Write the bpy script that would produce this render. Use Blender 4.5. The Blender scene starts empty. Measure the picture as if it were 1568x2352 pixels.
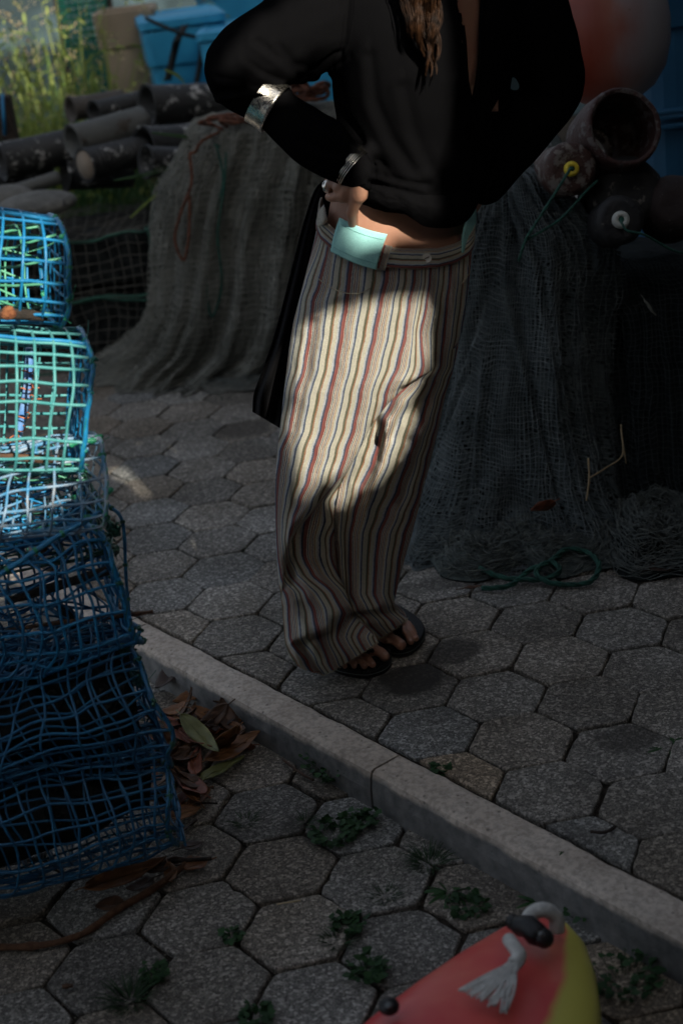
import bpy, bmesh, math, random
import numpy as np
from mathutils import Vector, Matrix, noise
from mathutils.bvhtree import BVHTree
random.seed(7); rng = np.random.default_rng(7)
SC = bpy.context.scene; COL = SC.collection
# ------------------------------------------------------------------ camera
CAMH, PITCH, ROLL, FPX = 1.757, 0.3923, -0.1218, 3522.0      # focal length in units of a 1568x2352 frame
cam = bpy.data.cameras.new('camera'); camo = bpy.data.objects.new('camera', cam); COL.objects.link(camo)
camo.matrix_world = Matrix.Translation((0, 0, CAMH)) @ Matrix.Rotation(math.pi/2-PITCH, 4, 'X') @ Matrix.Rotation(ROLL, 4, 'Z')
cam.sensor_fit = 'VERTICAL'; cam.sensor_height = 36; cam.lens = 36*FPX/2352
cam.clip_start = .05; cam.clip_end = 300
cam.dof.use_dof = True; cam.dof.focus_distance = 3.42; cam.dof.aperture_fstop = 2.8
SC.camera = camo
# ------------------------------------------------------------------ light
SUN_AZ, SUN_EL = math.radians(20), math.radians(34)          # sun stands behind the camera, to its right
SDIR = np.array([-math.sin(SUN_AZ)*math.cos(SUN_EL), math.cos(SUN_AZ)*math.cos(SUN_EL), -math.sin(SUN_EL)])  # travel direction
W = bpy.data.worlds.new('World'); SC.world = W; W.use_nodes = True
wn = W.node_tree; sky = wn.nodes.new('ShaderNodeTexSky'); sky.sky_type = 'NISHITA'; sky.sun_disc = False
sky.sun_elevation = SUN_EL; sky.sun_rotation = math.atan2(-SDIR[0], -SDIR[1])
sky.dust_density = 4; sky.ozone_density = .5
hs = wn.nodes.new('ShaderNodeHueSaturation'); hs.inputs['Saturation'].default_value = .55; wn.links.new(sky.outputs[0], hs.inputs['Color'])   # hazy, whitened sky
wn.links.new(hs.outputs[0], wn.nodes['Background'].inputs[0]); wn.nodes['Background'].inputs[1].default_value = .110
sl = bpy.data.lights.new('sun', 'SUN'); sl.energy = 5.0; sl.angle = math.radians(.4); sl.color = (1, .93, .80)
so = bpy.data.objects.new('sun', sl); COL.objects.link(so)
so.rotation_euler = Vector(SDIR).to_track_quat('-Z', 'Y').to_euler(); so.location = (3, -6, 8)
SC.view_settings.view_transform = 'Standard'; SC.view_settings.look = 'None'; SC.view_settings.gamma = 1
SC.view_settings.exposure = 0.72
# ------------------------------------------------------------------ helpers
cth, sth, cro, sro = math.cos(PITCH), math.sin(PITCH), math.cos(ROLL), math.sin(ROLL)
def ray(x, y):
    X = (x-784)/FPX; V = -(y-1176)/FPX; X, V = cro*X-sro*V, sro*X+cro*V
    return np.array([X, cth+V*sth, -sth+V*cth])
CAMP = np.array([0, 0, CAMH])
def at(x, y, Y): d = ray(x, y); return CAMP+d*(Y/d[1])
def gr(x, y, z=0.): d = ray(x, y); return CAMP+d*((z-CAMH)/d[2])
def proj(P):
    P = np.asarray(P, float); X, Y, Z = P[..., 0], P[..., 1], P[..., 2]-CAMH
    d = Y*cth-Z*sth; v = (Y*sth+Z*cth)/d; x = X/d
    x, v = cro*x+sro*v, -sro*x+cro*v
    return 784+FPX*x, 1176-FPX*v
def sm(a, b, x): t = np.clip((x-a)/(b-a), 0, 1); return t*t*(3-2*t)
def spline(pts, n=8):
    P = [np.array(p, float) for p in pts]
    if len(P) < 3: return [P[0]+(P[1]-P[0])*i/n for i in range(n+1)]
    P = [2*P[0]-P[1]]+P+[2*P[-1]-P[-2]]; out = []
    for i in range(1, len(P)-2):
        a, b, c, d = P[i-1:i+3]
        for k in range(n):
            t = k/n; out.append(.5*((2*b)+(c-a)*t+(2*a-5*b+4*c-d)*t*t+(3*b-a-3*c+d)*t**3))
    out.append(P[-2]); return out
def fbm(x, y, z, o=3):
    return noise.fractal(Vector((x, y, z)), 1.0, 2.0, o)
class MB:
    def __init__(s): s.v = []; s.f = []; s.uv = {}; s.c = []
    def add(s, V, F):
        o = len(s.v); s.v += [tuple(p) for p in V]; s.f += [tuple(i+o for i in f) for f in F]
    def tube(s, pts, r, n=6, closed=False, cap=True):
        P = [Vector(p) for p in pts]; m = len(P)
        if m < 2: return
        R = r if hasattr(r, '__len__') else [r]*m
        o = len(s.v); up = None
        for i in range(m):
            a = P[(i-1) % m] if (closed or i > 0) else P[0]; b = P[(i+1) % m] if (closed or i < m-1) else P[-1]
            t = (b-a)
            if t.length < 1e-9: t = Vector((0, 0, 1))
            t.normalize()
            if up is None: up = t.orthogonal().normalized()
            up = (up-t*up.dot(t))
            if up.length < 1e-6: up = t.orthogonal()
            up.normalize(); w = t.cross(up)
            for k in range(n):
                an = 2*math.pi*k/n; s.v.append(tuple(P[i]+(up*math.cos(an)+w*math.sin(an))*R[i]))
        for i in range(m if closed else m-1):
            for k in range(n):
                a = o+i*n+k; b = o+i*n+(k+1) % n; c = o+((i+1) % m)*n+(k+1) % n; d = o+((i+1) % m)*n+k
                s.f.append((a, b, c, d))
        if cap and not closed:
            s.f.append(tuple(o+k for k in range(n))[::-1]); s.f.append(tuple(o+(m-1)*n+k for k in range(n)))
    def grid(s, P, closed_u=False, uv=None):
        n, m = len(P), len(P[0]); o = len(s.v)
        s.v += [tuple(p) for r in P for p in r]
        for i in range(n-1):
            for j in range(m if closed_u else m-1):
                j2 = (j+1) % m; s.f.append((o+i*m+j, o+i*m+j2, o+(i+1)*m+j2, o+(i+1)*m+j))
        if uv is not None:
            for i in range(n):
                for j in range(m): s.uv[o+i*m+j] = uv[i][j]
    def lathe(s, prof, M, n=24, jit=0):
        o = len(s.v)
        for (r, h) in prof:
            for k in range(n):
                an = 2*math.pi*k/n; rr = r*(1+jit*fbm(math.cos(an)*1.5, math.sin(an)*1.5, h*9))
                s.v.append(tuple(M @ Vector((rr*math.cos(an), rr*math.sin(an), h))))
        for i in range(len(prof)-1):
            for k in range(n):
                s.f.append((o+i*n+k, o+i*n+(k+1) % n, o+(i+1)*n+(k+1) % n, o+(i+1)*n+k))
    def box(s, c, sz, M=None):
        V = [(c[0]+sx*sz[0]/2, c[1]+sy*sz[1]/2, c[2]+sz_*sz[2]/2) for sx in (-1, 1) for sy in (-1, 1) for sz_ in (-1, 1)]
        if M is not None: V = [tuple(M @ Vector(v)) for v in V]
        s.add(V, [(0, 1, 3, 2), (4, 6, 7, 5), (0, 4, 5, 1), (2, 3, 7, 6), (0, 2, 6, 4), (1, 5, 7, 3)])
    def ball(s, c, r, n=10, M=None):
        c = Vector(c); rr = r if hasattr(r, '__len__') else (r, r, r); o = len(s.v)
        for i in range(n+1):
            th = math.pi*i/n
            for k in range(2*n):
                ph = math.pi*k/n; v = Vector((rr[0]*math.sin(th)*math.cos(ph), rr[1]*math.sin(th)*math.sin(ph), rr[2]*math.cos(th)))
                if M is not None: v = M @ v
                s.v.append(tuple(c+v))
        for i in range(n):
            for k in range(2*n):
                s.f.append((o+i*2*n+k, o+(i+1)*2*n+k, o+(i+1)*2*n+(k+1) % (2*n), o+i*2*n+(k+1) % (2*n)))
    def build(s, name, mat, parent=None, smooth=True, solid=0, bevel=0):
        me = bpy.data.meshes.new(name); me.from_pydata(s.v, [], s.f); me.validate(); me.update()
        if s.uv:
            ul = me.uv_layers.new(name='UVMap'); vi = np.zeros(len(me.loops), dtype=np.int32); me.loops.foreach_get('vertex_index', vi)
            arr = np.zeros((len(s.v), 2), np.float32)
            for k, q in s.uv.items(): arr[k] = q
            ul.data.foreach_set('uv', arr[vi].ravel())
        if smooth: me.polygons.foreach_set('use_smooth', [True]*len(me.polygons))
        me.materials.append(mat)
        o = bpy.data.objects.new(name, me); COL.objects.link(o)
        if parent is not None: par(o, parent)
        if solid: m = o.modifiers.new('s', 'SOLIDIFY'); m.thickness = solid; m.offset = 0
        if bevel: m = o.modifiers.new('b', 'BEVEL'); m.width = bevel; m.segments = 2; m.limit_method = 'ANGLE'
        return o
def par(o, p):
    o.parent = p; loc = p.get('_w')
    L = Vector(loc) if loc is not None else Vector((0, 0, 0))
    o.matrix_parent_inverse = Matrix.Translation(-L)
def thing(name, loc, label, cat, group=None, kind=None):
    o = bpy.data.objects.new(name, None); COL.objects.link(o); o.location = loc; o.empty_display_size = .05
    o['_w'] = tuple(float(a) for a in loc); tag(o, label, cat, group, kind); return o
def tag(o, label=None, cat=None, group=None, kind=None):
    if label: o['label'] = label
    if cat: o['category'] = cat
    if group: o['group'] = group
    if kind: o['kind'] = kind
    return o
def loft(rows, n=60, m=96, ex=2.2, smooth=2):
    """rows of (xl,yl,xr,yr,Y,front,back,sag) in frame units and metres -> ring grid"""
    R = np.array(rows, float); t = np.linspace(0, len(R)-1, n); D = np.stack([np.interp(t, range(len(R)), R[:, k]) for k in range(8)], 1)
    for _ in range(smooth*3):
        D[1:-1] = .25*D[:-2]+.5*D[1:-1]+.25*D[2:]
    an = np.linspace(0, 2*math.pi, m, endpoint=False); ca, sa = np.cos(an), np.sin(an)
    cx = np.sign(ca)*np.abs(ca)**(2/ex); sy = np.sign(sa)*np.abs(sa)**(2/ex)
    P = np.zeros((n, m, 3))
    for i in range(n):
        a = at(D[i, 0], D[i, 1], D[i, 4]); b = at(D[i, 2], D[i, 3], D[i, 4]); C = (a+b)/2; A = (b-a)/2
        P[i] = C+cx[:, None]*A
        P[i, :, 1] -= np.where(sy > 0, sy*D[i, 5], sy*D[i, 6]); P[i, :, 2] -= sy*D[i, 7]
    return P
def poly_dist(pts, x, y):
    """signed distance to a polyline (positive on its right-hand side when walking along it, in frame units)"""
    best = np.full(x.shape, 1e9); sg = np.ones(x.shape)
    for (x0, y0), (x1, y1) in zip(pts[:-1], pts[1:]):
        dx, dy = x1-x0, y1-y0; L = dx*dx+dy*dy; t = np.clip(((x-x0)*dx+(y-y0)*dy)/L, 0, 1)
        d = np.hypot(x-x0-t*dx, y-y0-t*dy); s = np.sign(dx*(y-y0)-dy*(x-x0)); k = d < best
        best = np.where(k, d, best); sg = np.where(k, s, sg)
    return best*sg
def inpoly(poly, x, y):
    c = np.zeros(np.shape(x), bool); n = len(poly)
    for i in range(n):
        x0, y0 = poly[i]; x1, y1 = poly[(i+1) % n]
        k = ((y0 > y) != (y1 > y)) & (x < (x1-x0)*(y-y0)/((y1-y0) if y1 != y0 else 1e-9)+x0); c ^= k
    return c
# ------------------------------------------------------------------ materials
def mat(name, col=(.5, .5, .5), rough=.7, metal=0., spec=.5):
    m = bpy.data.materials.new(name); m.use_nodes = True; b = m.node_tree.nodes['Principled BSDF']
    b.inputs['Base Color'].default_value = (*col, 1); b.inputs['Roughness'].default_value = rough; b.inputs['Metallic'].default_value = metal
    b.inputs['Specular IOR Level'].default_value = spec
    return m
class NT:
    def __init__(s, m): s.m = m; s.t = m.node_tree; s.b = s.t.nodes['Principled BSDF']
    def n(s, ty, **k):
        x = s.t.nodes.new(ty)
        for a, b in k.items(): setattr(x, a, b)
        return x
    def l(s, a, b): s.t.links.new(a, b)
    def co(s, out='Object', scale=(1, 1, 1)):
        c = s.n('ShaderNodeTexCoord'); mp = s.n('ShaderNodeMapping'); mp.inputs['Scale'].default_value = scale
        s.l(c.outputs[out], mp.inputs[0]); return mp.outputs[0]
    def noise(s, v, sc, det=4, rough=.55, dist=0):
        x = s.n('ShaderNodeTexNoise'); x.inputs['Scale'].default_value = sc; x.inputs['Detail'].default_value = det
        x.inputs['Roughness'].default_value = rough; x.inputs['Distortion'].default_value = dist
        if v is not None: s.l(v, x.inputs['Vector'])
        return x.outputs['Fac']
    def ramp(s, f, stops, const=False):
        r = s.n('ShaderNodeValToRGB'); e = r.color_ramp.elements
        if const: r.color_ramp.interpolation = 'CONSTANT'
        while len(e) < len(stops): e.new(1)
        for k, (p, c) in enumerate(stops):
            e[k].position = p; e[k].color = (*c, 1) if len(c) == 3 else c
        s.l(f, r.inputs[0]); return r.outputs[0]
    def mix(s, f, a, b, mode='MIX'):
        x = s.n('ShaderNodeMix', data_type='RGBA', blend_type=mode)
        for k, q in ((0, f), (6, a), (7, b)):
            if hasattr(q, 'links'): s.l(q, x.inputs[k])
            elif k == 0: x.inputs[0].default_value = q
            else: x.inputs[k].default_value = (*q, 1)
        return x.outputs[2]
    def math(s, op, a, b=0., c=0.):
        x = s.n('ShaderNodeMath', operation=op)
        for k, q in enumerate((a, b, c)):
            if hasattr(q, 'links'): s.l(q, x.inputs[k])
            else: x.inputs[k].default_value = q
        return x.outputs[0]
    def bump(s, h, st=.3, d=.01):
        x = s.n('ShaderNodeBump'); x.inputs['Strength'].default_value = st; x.inputs['Distance'].default_value = d
        s.l(h, x.inputs['Height']); s.l(x.outputs[0], s.b.inputs['Normal']); return x
    def base(s, c): s.l(c, s.b.inputs['Base Color'])
def noisy(name, a, b, sc=20, rough=.7, bump=.2, bd=.003, metal=0, spec=.5, stops=(.35, .65), det=5):
    m = mat(name, a, rough, metal, spec); q = NT(m); v = q.co(); f = q.noise(v, sc, det)
    q.base(q.ramp(f, [(stops[0], a), (stops[1], b)]))
    if bump: q.bump(q.noise(v, sc*4, 6), bump, bd)
    return m
YP = 3.32          # distance of the standing person
# ------------------------------------------------------------------ setting: paving, kerb, soil
LOW = -.085; HEX = .21
KI0, KI1 = gr(284, 1399)[:2], gr(1568, 2065)[:2]             # inner (upper paving) edge of the kerb
KO0, KO1 = gr(306, 1473)[:2], gr(1568, 2178)[:2]
kd = (KI1-KI0)/np.linalg.norm(KI1-KI0); kn = np.array([kd[1], -kd[0]])
if kn@(KO1-KI0) < 0: kn = -kn
KW = float(np.mean([(KO0-KI0)@kn, (KO1-KI0)@kn]))
print('kerb width', KW, 'dir', kd)
def paver_mat():
    m = mat('speckled_concrete', (.2, .2, .2), .9, 0, .3); q = NT(m); v = q.co()
    vo = q.n('ShaderNodeTexVoronoi'); vo.inputs['Scale'].default_value = 170; vo.inputs['Randomness'].default_value = 1; q.l(v, vo.inputs['Vector'])
    sep = q.n('ShaderNodeSeparateColor'); q.l(vo.outputs['Color'], sep.inputs[0])
    chip = q.ramp(sep.outputs[0], [(0, (.06, .058, .053)), (.3, (.12, .117, .107)), (.62, (.19, .185, .17)), (.80, (.34, .33, .30)), (.95, (.60, .58, .53))])
    v2 = q.n('ShaderNodeTexVoronoi'); v2.inputs['Scale'].default_value = 420; q.l(v, v2.inputs['Vector'])
    s2 = q.n('ShaderNodeSeparateColor'); q.l(v2.outputs['Color'], s2.inputs[0])
    chip = q.mix(.5, chip, q.ramp(s2.outputs[1], [(0, (.06, .06, .055)), (.6, (.15, .145, .135)), (1, (.42, .41, .38))]))
    big = q.noise(v, 3.2, 5); chip = q.mix(1, chip, q.ramp(big, [(.3, (.66, .63, .58)), (.7, (1.18, 1.18, 1.18))]), 'MULTIPLY')
    at_ = q.n('ShaderNodeVertexColor'); at_.layer_name = 'tone'; chip = q.mix(1, chip, at_.outputs[0], 'MULTIPLY')
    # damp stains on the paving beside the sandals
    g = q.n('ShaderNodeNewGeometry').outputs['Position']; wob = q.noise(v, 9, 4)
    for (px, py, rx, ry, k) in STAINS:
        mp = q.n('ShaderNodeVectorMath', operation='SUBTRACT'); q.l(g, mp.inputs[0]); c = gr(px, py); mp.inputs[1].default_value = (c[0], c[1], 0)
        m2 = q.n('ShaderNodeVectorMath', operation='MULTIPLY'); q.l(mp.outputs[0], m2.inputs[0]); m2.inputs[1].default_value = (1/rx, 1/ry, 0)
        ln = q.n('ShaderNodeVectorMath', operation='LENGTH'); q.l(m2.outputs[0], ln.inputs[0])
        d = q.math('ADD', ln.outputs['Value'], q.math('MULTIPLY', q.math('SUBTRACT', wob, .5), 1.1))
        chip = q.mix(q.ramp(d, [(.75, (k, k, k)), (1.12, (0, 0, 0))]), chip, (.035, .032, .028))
    q.base(chip)
    h = q.math('ADD', q.math('MULTIPLY', sep.outputs[1], .5), q.noise(v, 60, 6)); q.bump(h, .45, .0022)
    return m
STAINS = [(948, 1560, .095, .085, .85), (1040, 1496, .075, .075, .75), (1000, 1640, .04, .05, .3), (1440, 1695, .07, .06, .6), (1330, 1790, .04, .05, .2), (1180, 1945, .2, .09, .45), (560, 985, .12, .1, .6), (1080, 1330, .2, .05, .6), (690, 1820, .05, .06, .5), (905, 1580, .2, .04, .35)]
M_pav = paver_mat()
def clip(poly, p0, n):
    out = []
    for i in range(len(poly)):
        a, b = poly[i], poly[(i+1) % len(poly)]; da, db = (a-p0)@n, (b-p0)@n
        if da >= 0: out.append(a)
        if (da >= 0) != (db >= 0): out.append(a+(b-a)*da/(da-db))
    return out
def pavers(name, org, ang, z0, keep_p, keep_n, xr, yr, gap):
    V = []; F = []; T = []
    ed = HEX*np.array([math.cos(ang), math.sin(ang)]); el = HEX*np.array([math.cos(ang+math.pi/3), math.sin(ang+math.pi/3)])
    for i in range(-60, 60):
        for j in range(-60, 60):
            c = np.array(org)+i*el+j*ed
            if not (xr[0] < c[0] < xr[1] and yr[0] < c[1] < yr[1]): continue
            c = c+rng.normal(0, .0018, 2); rot = rng.normal(0, .012)
            hx = [c+(HEX/math.sqrt(3)-gap)*np.array([math.cos(ang+rot+math.pi/6+k*math.pi/3), math.sin(ang+rot+math.pi/6+k*math.pi/3)])*(1+rng.normal(0, .008)) for k in range(6)]
            hx = clip(hx, keep_p, keep_n)
            if len(hx) < 3: continue
            area = .5*abs(sum(hx[k][0]*hx[(k+1) % len(hx)][1]-hx[(k+1) % len(hx)][0]*hx[k][1] for k in range(len(hx))))
            if area < .0012: continue
            ring = []
            for k in range(len(hx)):
                a, b = hx[k], hx[(k+1) % len(hx)]; L = np.linalg.norm(b-a); s = max(2, int(L/.017))
                if L < 1e-4: continue
                # rounded, chipped corner and worn edge
                for q in range(s):
                    t = (q+.0)/s; p = a+(b-a)*t
                    w = .003 if q == 0 else 0
                    cc = sum(hx)/len(hx); d = cc-p; d = d/np.linalg.norm(d)
                    chipk = max(0, rng.normal(0, .0014))+(.006*rng.random() if rng.random() < .035 else 0)
                    ring.append(p+d*(w+chipk))
            if len(ring) < 3: continue
            cc = sum(ring)/len(ring); n = len(ring); o = len(V)
            tz = rng.normal(0, .0016); gx, gy = rng.normal(0, .010, 2)
            tone = .92+rng.normal(0, .13); warm = .02+rng.normal(0, .035)
            if rng.random() < .06: warm += .16; tone *= 1.02
            col = (max(.4, tone*(1+warm)), max(.4, tone), max(.35, tone*(1-warm)))
            for (ins, dz) in ((0, -.03), (0, -.0045), (.0014, -.0014), (.004, 0)):
                for p in ring:
                    d = cc-p; L = np.linalg.norm(d); pp = p+d/max(L, 1e-6)*min(ins, L*.5)
                    V.append((pp[0], pp[1], z0+tz+dz+gx*(pp[0]-cc[0])+gy*(pp[1]-cc[1]))); T.append(col)
            for r in range(3):
                for k in range(n): F.append((o+r*n+k, o+r*n+(k+1) % n, o+(r+1)*n+(k+1) % n, o+(r+1)*n+k))
            V.append((cc[0], cc[1], z0+tz+.0004)); T.append(col)
            for k in range(n): F.append((o+3*n+k, o+3*n+(k+1) % n, len(V)-1))
    me = bpy.data.meshes.new(name); me.from_pydata(V, [], F); me.update()
    ca = me.color_attributes.new('tone', 'FLOAT_COLOR', 'POINT'); ca.data.foreach_set('color', np.c_[np.array(T), np.ones(len(T))].astype(np.float32).ravel())
    bm = bmesh.new(); bm.from_mesh(me); bmesh.ops.recalc_face_normals(bm, faces=bm.faces); bm.to_mesh(me); bm.free()
    me.materials.append(M_pav); o = bpy.data.objects.new(name, me); COL.objects.link(o); o['kind'] = 'structure'; return o
pavers('paving', (.4459, 3.3888), -1.4587, 0, KI0-kn*.006, -kn, (-4.5, 3.2), (1.5, 9.5), .0022)
pavers('pavement', (-.2377, 2.8218), -1.4343, LOW, KO0+kn*.010, kn, (-1.9, 1.3), (.9, 4.6), .0038)
soil = noisy('joint_soil', (.018, .015, .012), (.06, .05, .04), 60, .95, .8, .006, 0, .1)
b = MB(); b.add([(-60, -30, -.011), (60, -30, -.011), (60, 90, -.011), (-60, 90, -.011)], [(0, 1, 2, 3)])
# the bed steps down at the kerb
A0, A1 = KI0+kn*.02-kd*4, KI1+kn*.02+kd*4; B0, B1 = A0+kn*30, A1+kn*30
b = MB(); C0, C1 = A0-kn*80, A1-kn*80
def V3(p, z): return (float(p[0]), float(p[1]), z)
E0, E1 = A0-kd*60, A1+kd*60
b.add([V3(E0, -.011), V3(E1, -.011), V3(E1-kn*90, -.011), V3(E0-kn*90, -.011)], [(0, 1, 2, 3)])
b.add([V3(E0, LOW-.013), V3(E1, LOW-.013), V3(E1+kn*60, LOW-.013), V3(E0+kn*60, LOW-.013)], [(0, 1, 2, 3)])
b.add([V3(E0, -.011), V3(E1, -.011), V3(E1, LOW-.013), V3(E0, LOW-.013)], [(0, 1, 2, 3)])
go = b.build('ground', soil, smooth=False); go['kind'] = 'structure'
# kerb of cast stones
def kerb_mat():
    m = mat('kerb_stone', (.4, .38, .34), .9, 0, .2); q = NT(m); v = q.co()
    f = q.noise(v, 7, 6, .6); c = q.ramp(f, [(.3, (.42, .36, .30)), (.55, (.55, .485, .415)), (.75, (.62, .565, .495))])
    f2 = q.noise(v, 90, 4); c = q.mix(1, c, q.ramp(f2, [(.35, (.7, .7, .7)), (.6, (1.05, 1.05, 1.05))]), 'MULTIPLY')
    vo = q.n('ShaderNodeTexVoronoi'); vo.inputs['Scale'].default_value = 38; q.l(v, vo.inputs['Vector'])
    pit = q.ramp(vo.outputs['Distance'], [(.10, (.0, .0, .0)), (.17, (1, 1, 1))]); c = q.mix(q.math('MULTIPLY', q.math('SUBTRACT', 1, pit), .6), c, (.10, .09, .08))
    # darker grey faces below a ragged line near the top edge
    g = q.n('ShaderNodeSeparateXYZ'); q.l(q.n('ShaderNodeNewGeometry').outputs['Position'], g.inputs[0])
    edge = q.math('ADD', g.outputs[2], q.math('MULTIPLY', q.math('SUBTRACT', q.noise(v, 25, 4), .5), .022))
    k = q.ramp(q.math('MULTIPLY_ADD', edge, 30, .9), [(.35, (1, 1, 1)), (.7, (0, 0, 0))])
    c = q.mix(k, c, q.ramp(q.noise(v, 30, 6), [(.3, (.12, .125, .125)), (.7, (.24, .24, .235))])); q.base(c)
    q.bump(q.math('ADD', q.noise(v, 50, 8, .7), q.math('MULTIPLY', pit, .3)), .5, .005); return m
b = MB(); seam = gr(905, 1745)[:2]; s0 = (seam-KI0)@kd; cuts = [s0-3.0, s0-2.0, s0-1.0, s0, s0+1.0, s0+2.0, s0+3.0]
for ci in range(len(cuts)-1):
    a, e = cuts[ci]+.003, cuts[ci+1]-.003; n = 60; prof = [(.006, LOW-.05), (.003, -.012), (.006, -.001), (.014, .004), (KW/2, .005), (KW-.014, .004), (KW-.004, -.002), (KW, -.012), (KW+.004, LOW/2), (KW+.006, LOW-.05)]
    P = []
    for i in range(n+1):
        s = a+(e-a)*i/n; row = []
        for (w, z) in prof:
            j = fbm(s*9, w*20, z*20)*.0035+fbm(s*40, w*60, z*60)*.0018
            p = KI0+kd*s+kn*(w+j*(1 if w > KW/2 else -1)); row.append((p[0], p[1], z+(j*.5 if z > -.02 else 0)))
        P.append(row)
    o = len(b.v); b.grid(P); m_ = len(prof)
    b.f.append(tuple(o+k for k in range(m_))); b.f.append(tuple(o+n*m_+k for k in range(m_))[::-1])
ke = b.build('kerb', kerb_mat(), smooth=False); ke['kind'] = 'structure'
bm = bmesh.new(); bm.from_mesh(ke.data); bmesh.ops.recalc_face_normals(bm, faces=bm.faces); bm.to_mesh(ke.data); bm.free()
# mortar in the open seam of the kerb
b = MB(); c = KI0+kd*(s0-.05)+kn*(KW/2); 
# ------------------------------------------------------------------ unseen blockers added outside the frame; wall openings shaped to make the sun patches
def to_wall(p, wy): t = (wy-p[1])/SDIR[1]; q_ = p+SDIR*t; return (q_[0], q_[2])
WY = -1.0
def opening(poly, Y=None, z=None): return [to_wall(at(x, y, Y) if Y is not None else gr(x, y, z), WY) for x, y in poly]
OPEN = [opening([(672, 745), (690, 722), (725, 706), (800, 692), (900, 682), (985, 668), (1004, 720), (992, 800), (975, 900), (955, 990), (930, 1040), (880, 1100), (850, 1122), (790, 1132), (740, 1120), (715, 1148), (672, 1158), (668, 1000)], YP-.13),
    opening([(520, 120), (600, 20), (700, -40), (800, -90), (1005, -120), (1008, 470), (1002, 530), (960, 548), (900, 556), (885, 575), (800, 572), (780, 545), (785, 520), (797, 500), (800, 425), (778, 400), (778, 368), (812, 335), (806, 200), (790, 140), (700, 165), (674, 195), (676, 250), (622, 278), (560, 232), (505, 205), (495, 170)], YP-.14),
    opening([(-700, 440), (118, 470), (130, 745), (186, 768), (172, 1000), (212, 1012), (200, 1100), (165, 1180), (120, 1240), (40, 1285), (-100, 1340), (-700, 1500)], 2.78),
    opening([(-400, -500), (190, -500), (200, -60), (190, 140), (170, 220), (90, 270), (-400, 310)], 8.3),
    opening([(250, 1075), (271, 1066), (357, 1142), (333, 1154)], None, 0)]
xs = [p[0] for o_ in OPEN for p in o_]; zs = [p[1] for o_ in OPEN for p in o_]; x0, x1, z0, z1 = min(xs)-.1, max(xs)+.1, min(zs)-.1, max(zs)+.1
print('openings', [(round(min(p[0] for p in o_), 2), round(max(p[0] for p in o_), 2), round(min(p[1] for p in o_), 2), round(max(p[1] for p in o_), 2)) for o_ in OPEN])
CELL = .03; nx, nz = int((x1-x0)/CELL)+1, int((z1-z0)/CELL)+1; gx, gz = np.meshgrid(x0+CELL*(np.arange(nx)+.5), z0+CELL*(np.arange(nz)+.5)); hole = np.zeros(gx.shape, bool)
for o_ in OPEN: hole |= inpoly(o_, gx, gz)
b = MB()
def rectw(a0, b0, a1, b1): b.box(((a0+a1)/2, WY, (b0+b1)/2), (a1-a0, .04, b1-b0))
XA, XB = x0+nx*CELL, z0+nz*CELL
rectw(-4.0, -.2, x0, XB+.3); rectw(XA, -.2, 16, XB+.3); rectw(x0, -.2, XA, z0); rectw(x0, XB, XA, XB+.3)
for i in range(nz):
    j = 0
    while j < nx:
        if hole[i, j]: j += 1; continue
        k = j
        while k < nx and not hole[i, k]: k += 1
        rectw(x0+j*CELL, z0+i*CELL, x0+k*CELL, z0+(i+1)*CELL); j = k
M_blocker = noisy('dark_blocker', (.035, .034, .032), (.06, .055, .05), 6, .9)
sh = thing('sun_blocker', (3, WY, 0), 'unseen wall added behind the viewer, its openings cut to shape the sun patches', 'blocker'); b.build('wall', M_blocker, sh, smooth=False)
b = MB(); b.box((2.62, 4.1, 3.2), (.18, 10.1, 6.4)); w2 = thing('right_blocker', (2.62, 3.6, 0), 'unseen dark wall added on the right to keep light off that side', 'wall'); b.build('wall', M_blocker, w2, smooth=False)  # added unseen wall, blocks sky light to darken the right side
# ------------------------------------------------------------------ person

base = gr(820, 1490); person = thing('person', tuple(base), 'standing person in a loose black shirt and striped wide trousers, hand tucked into the waistband', 'person')
def slide(P, d):
    """move points along the line of sight by d metres (positive = away)"""
    D = P-CAMP; L = np.linalg.norm(D, axis=-1, keepdims=True); return P+D/L*(d[..., None])
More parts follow.
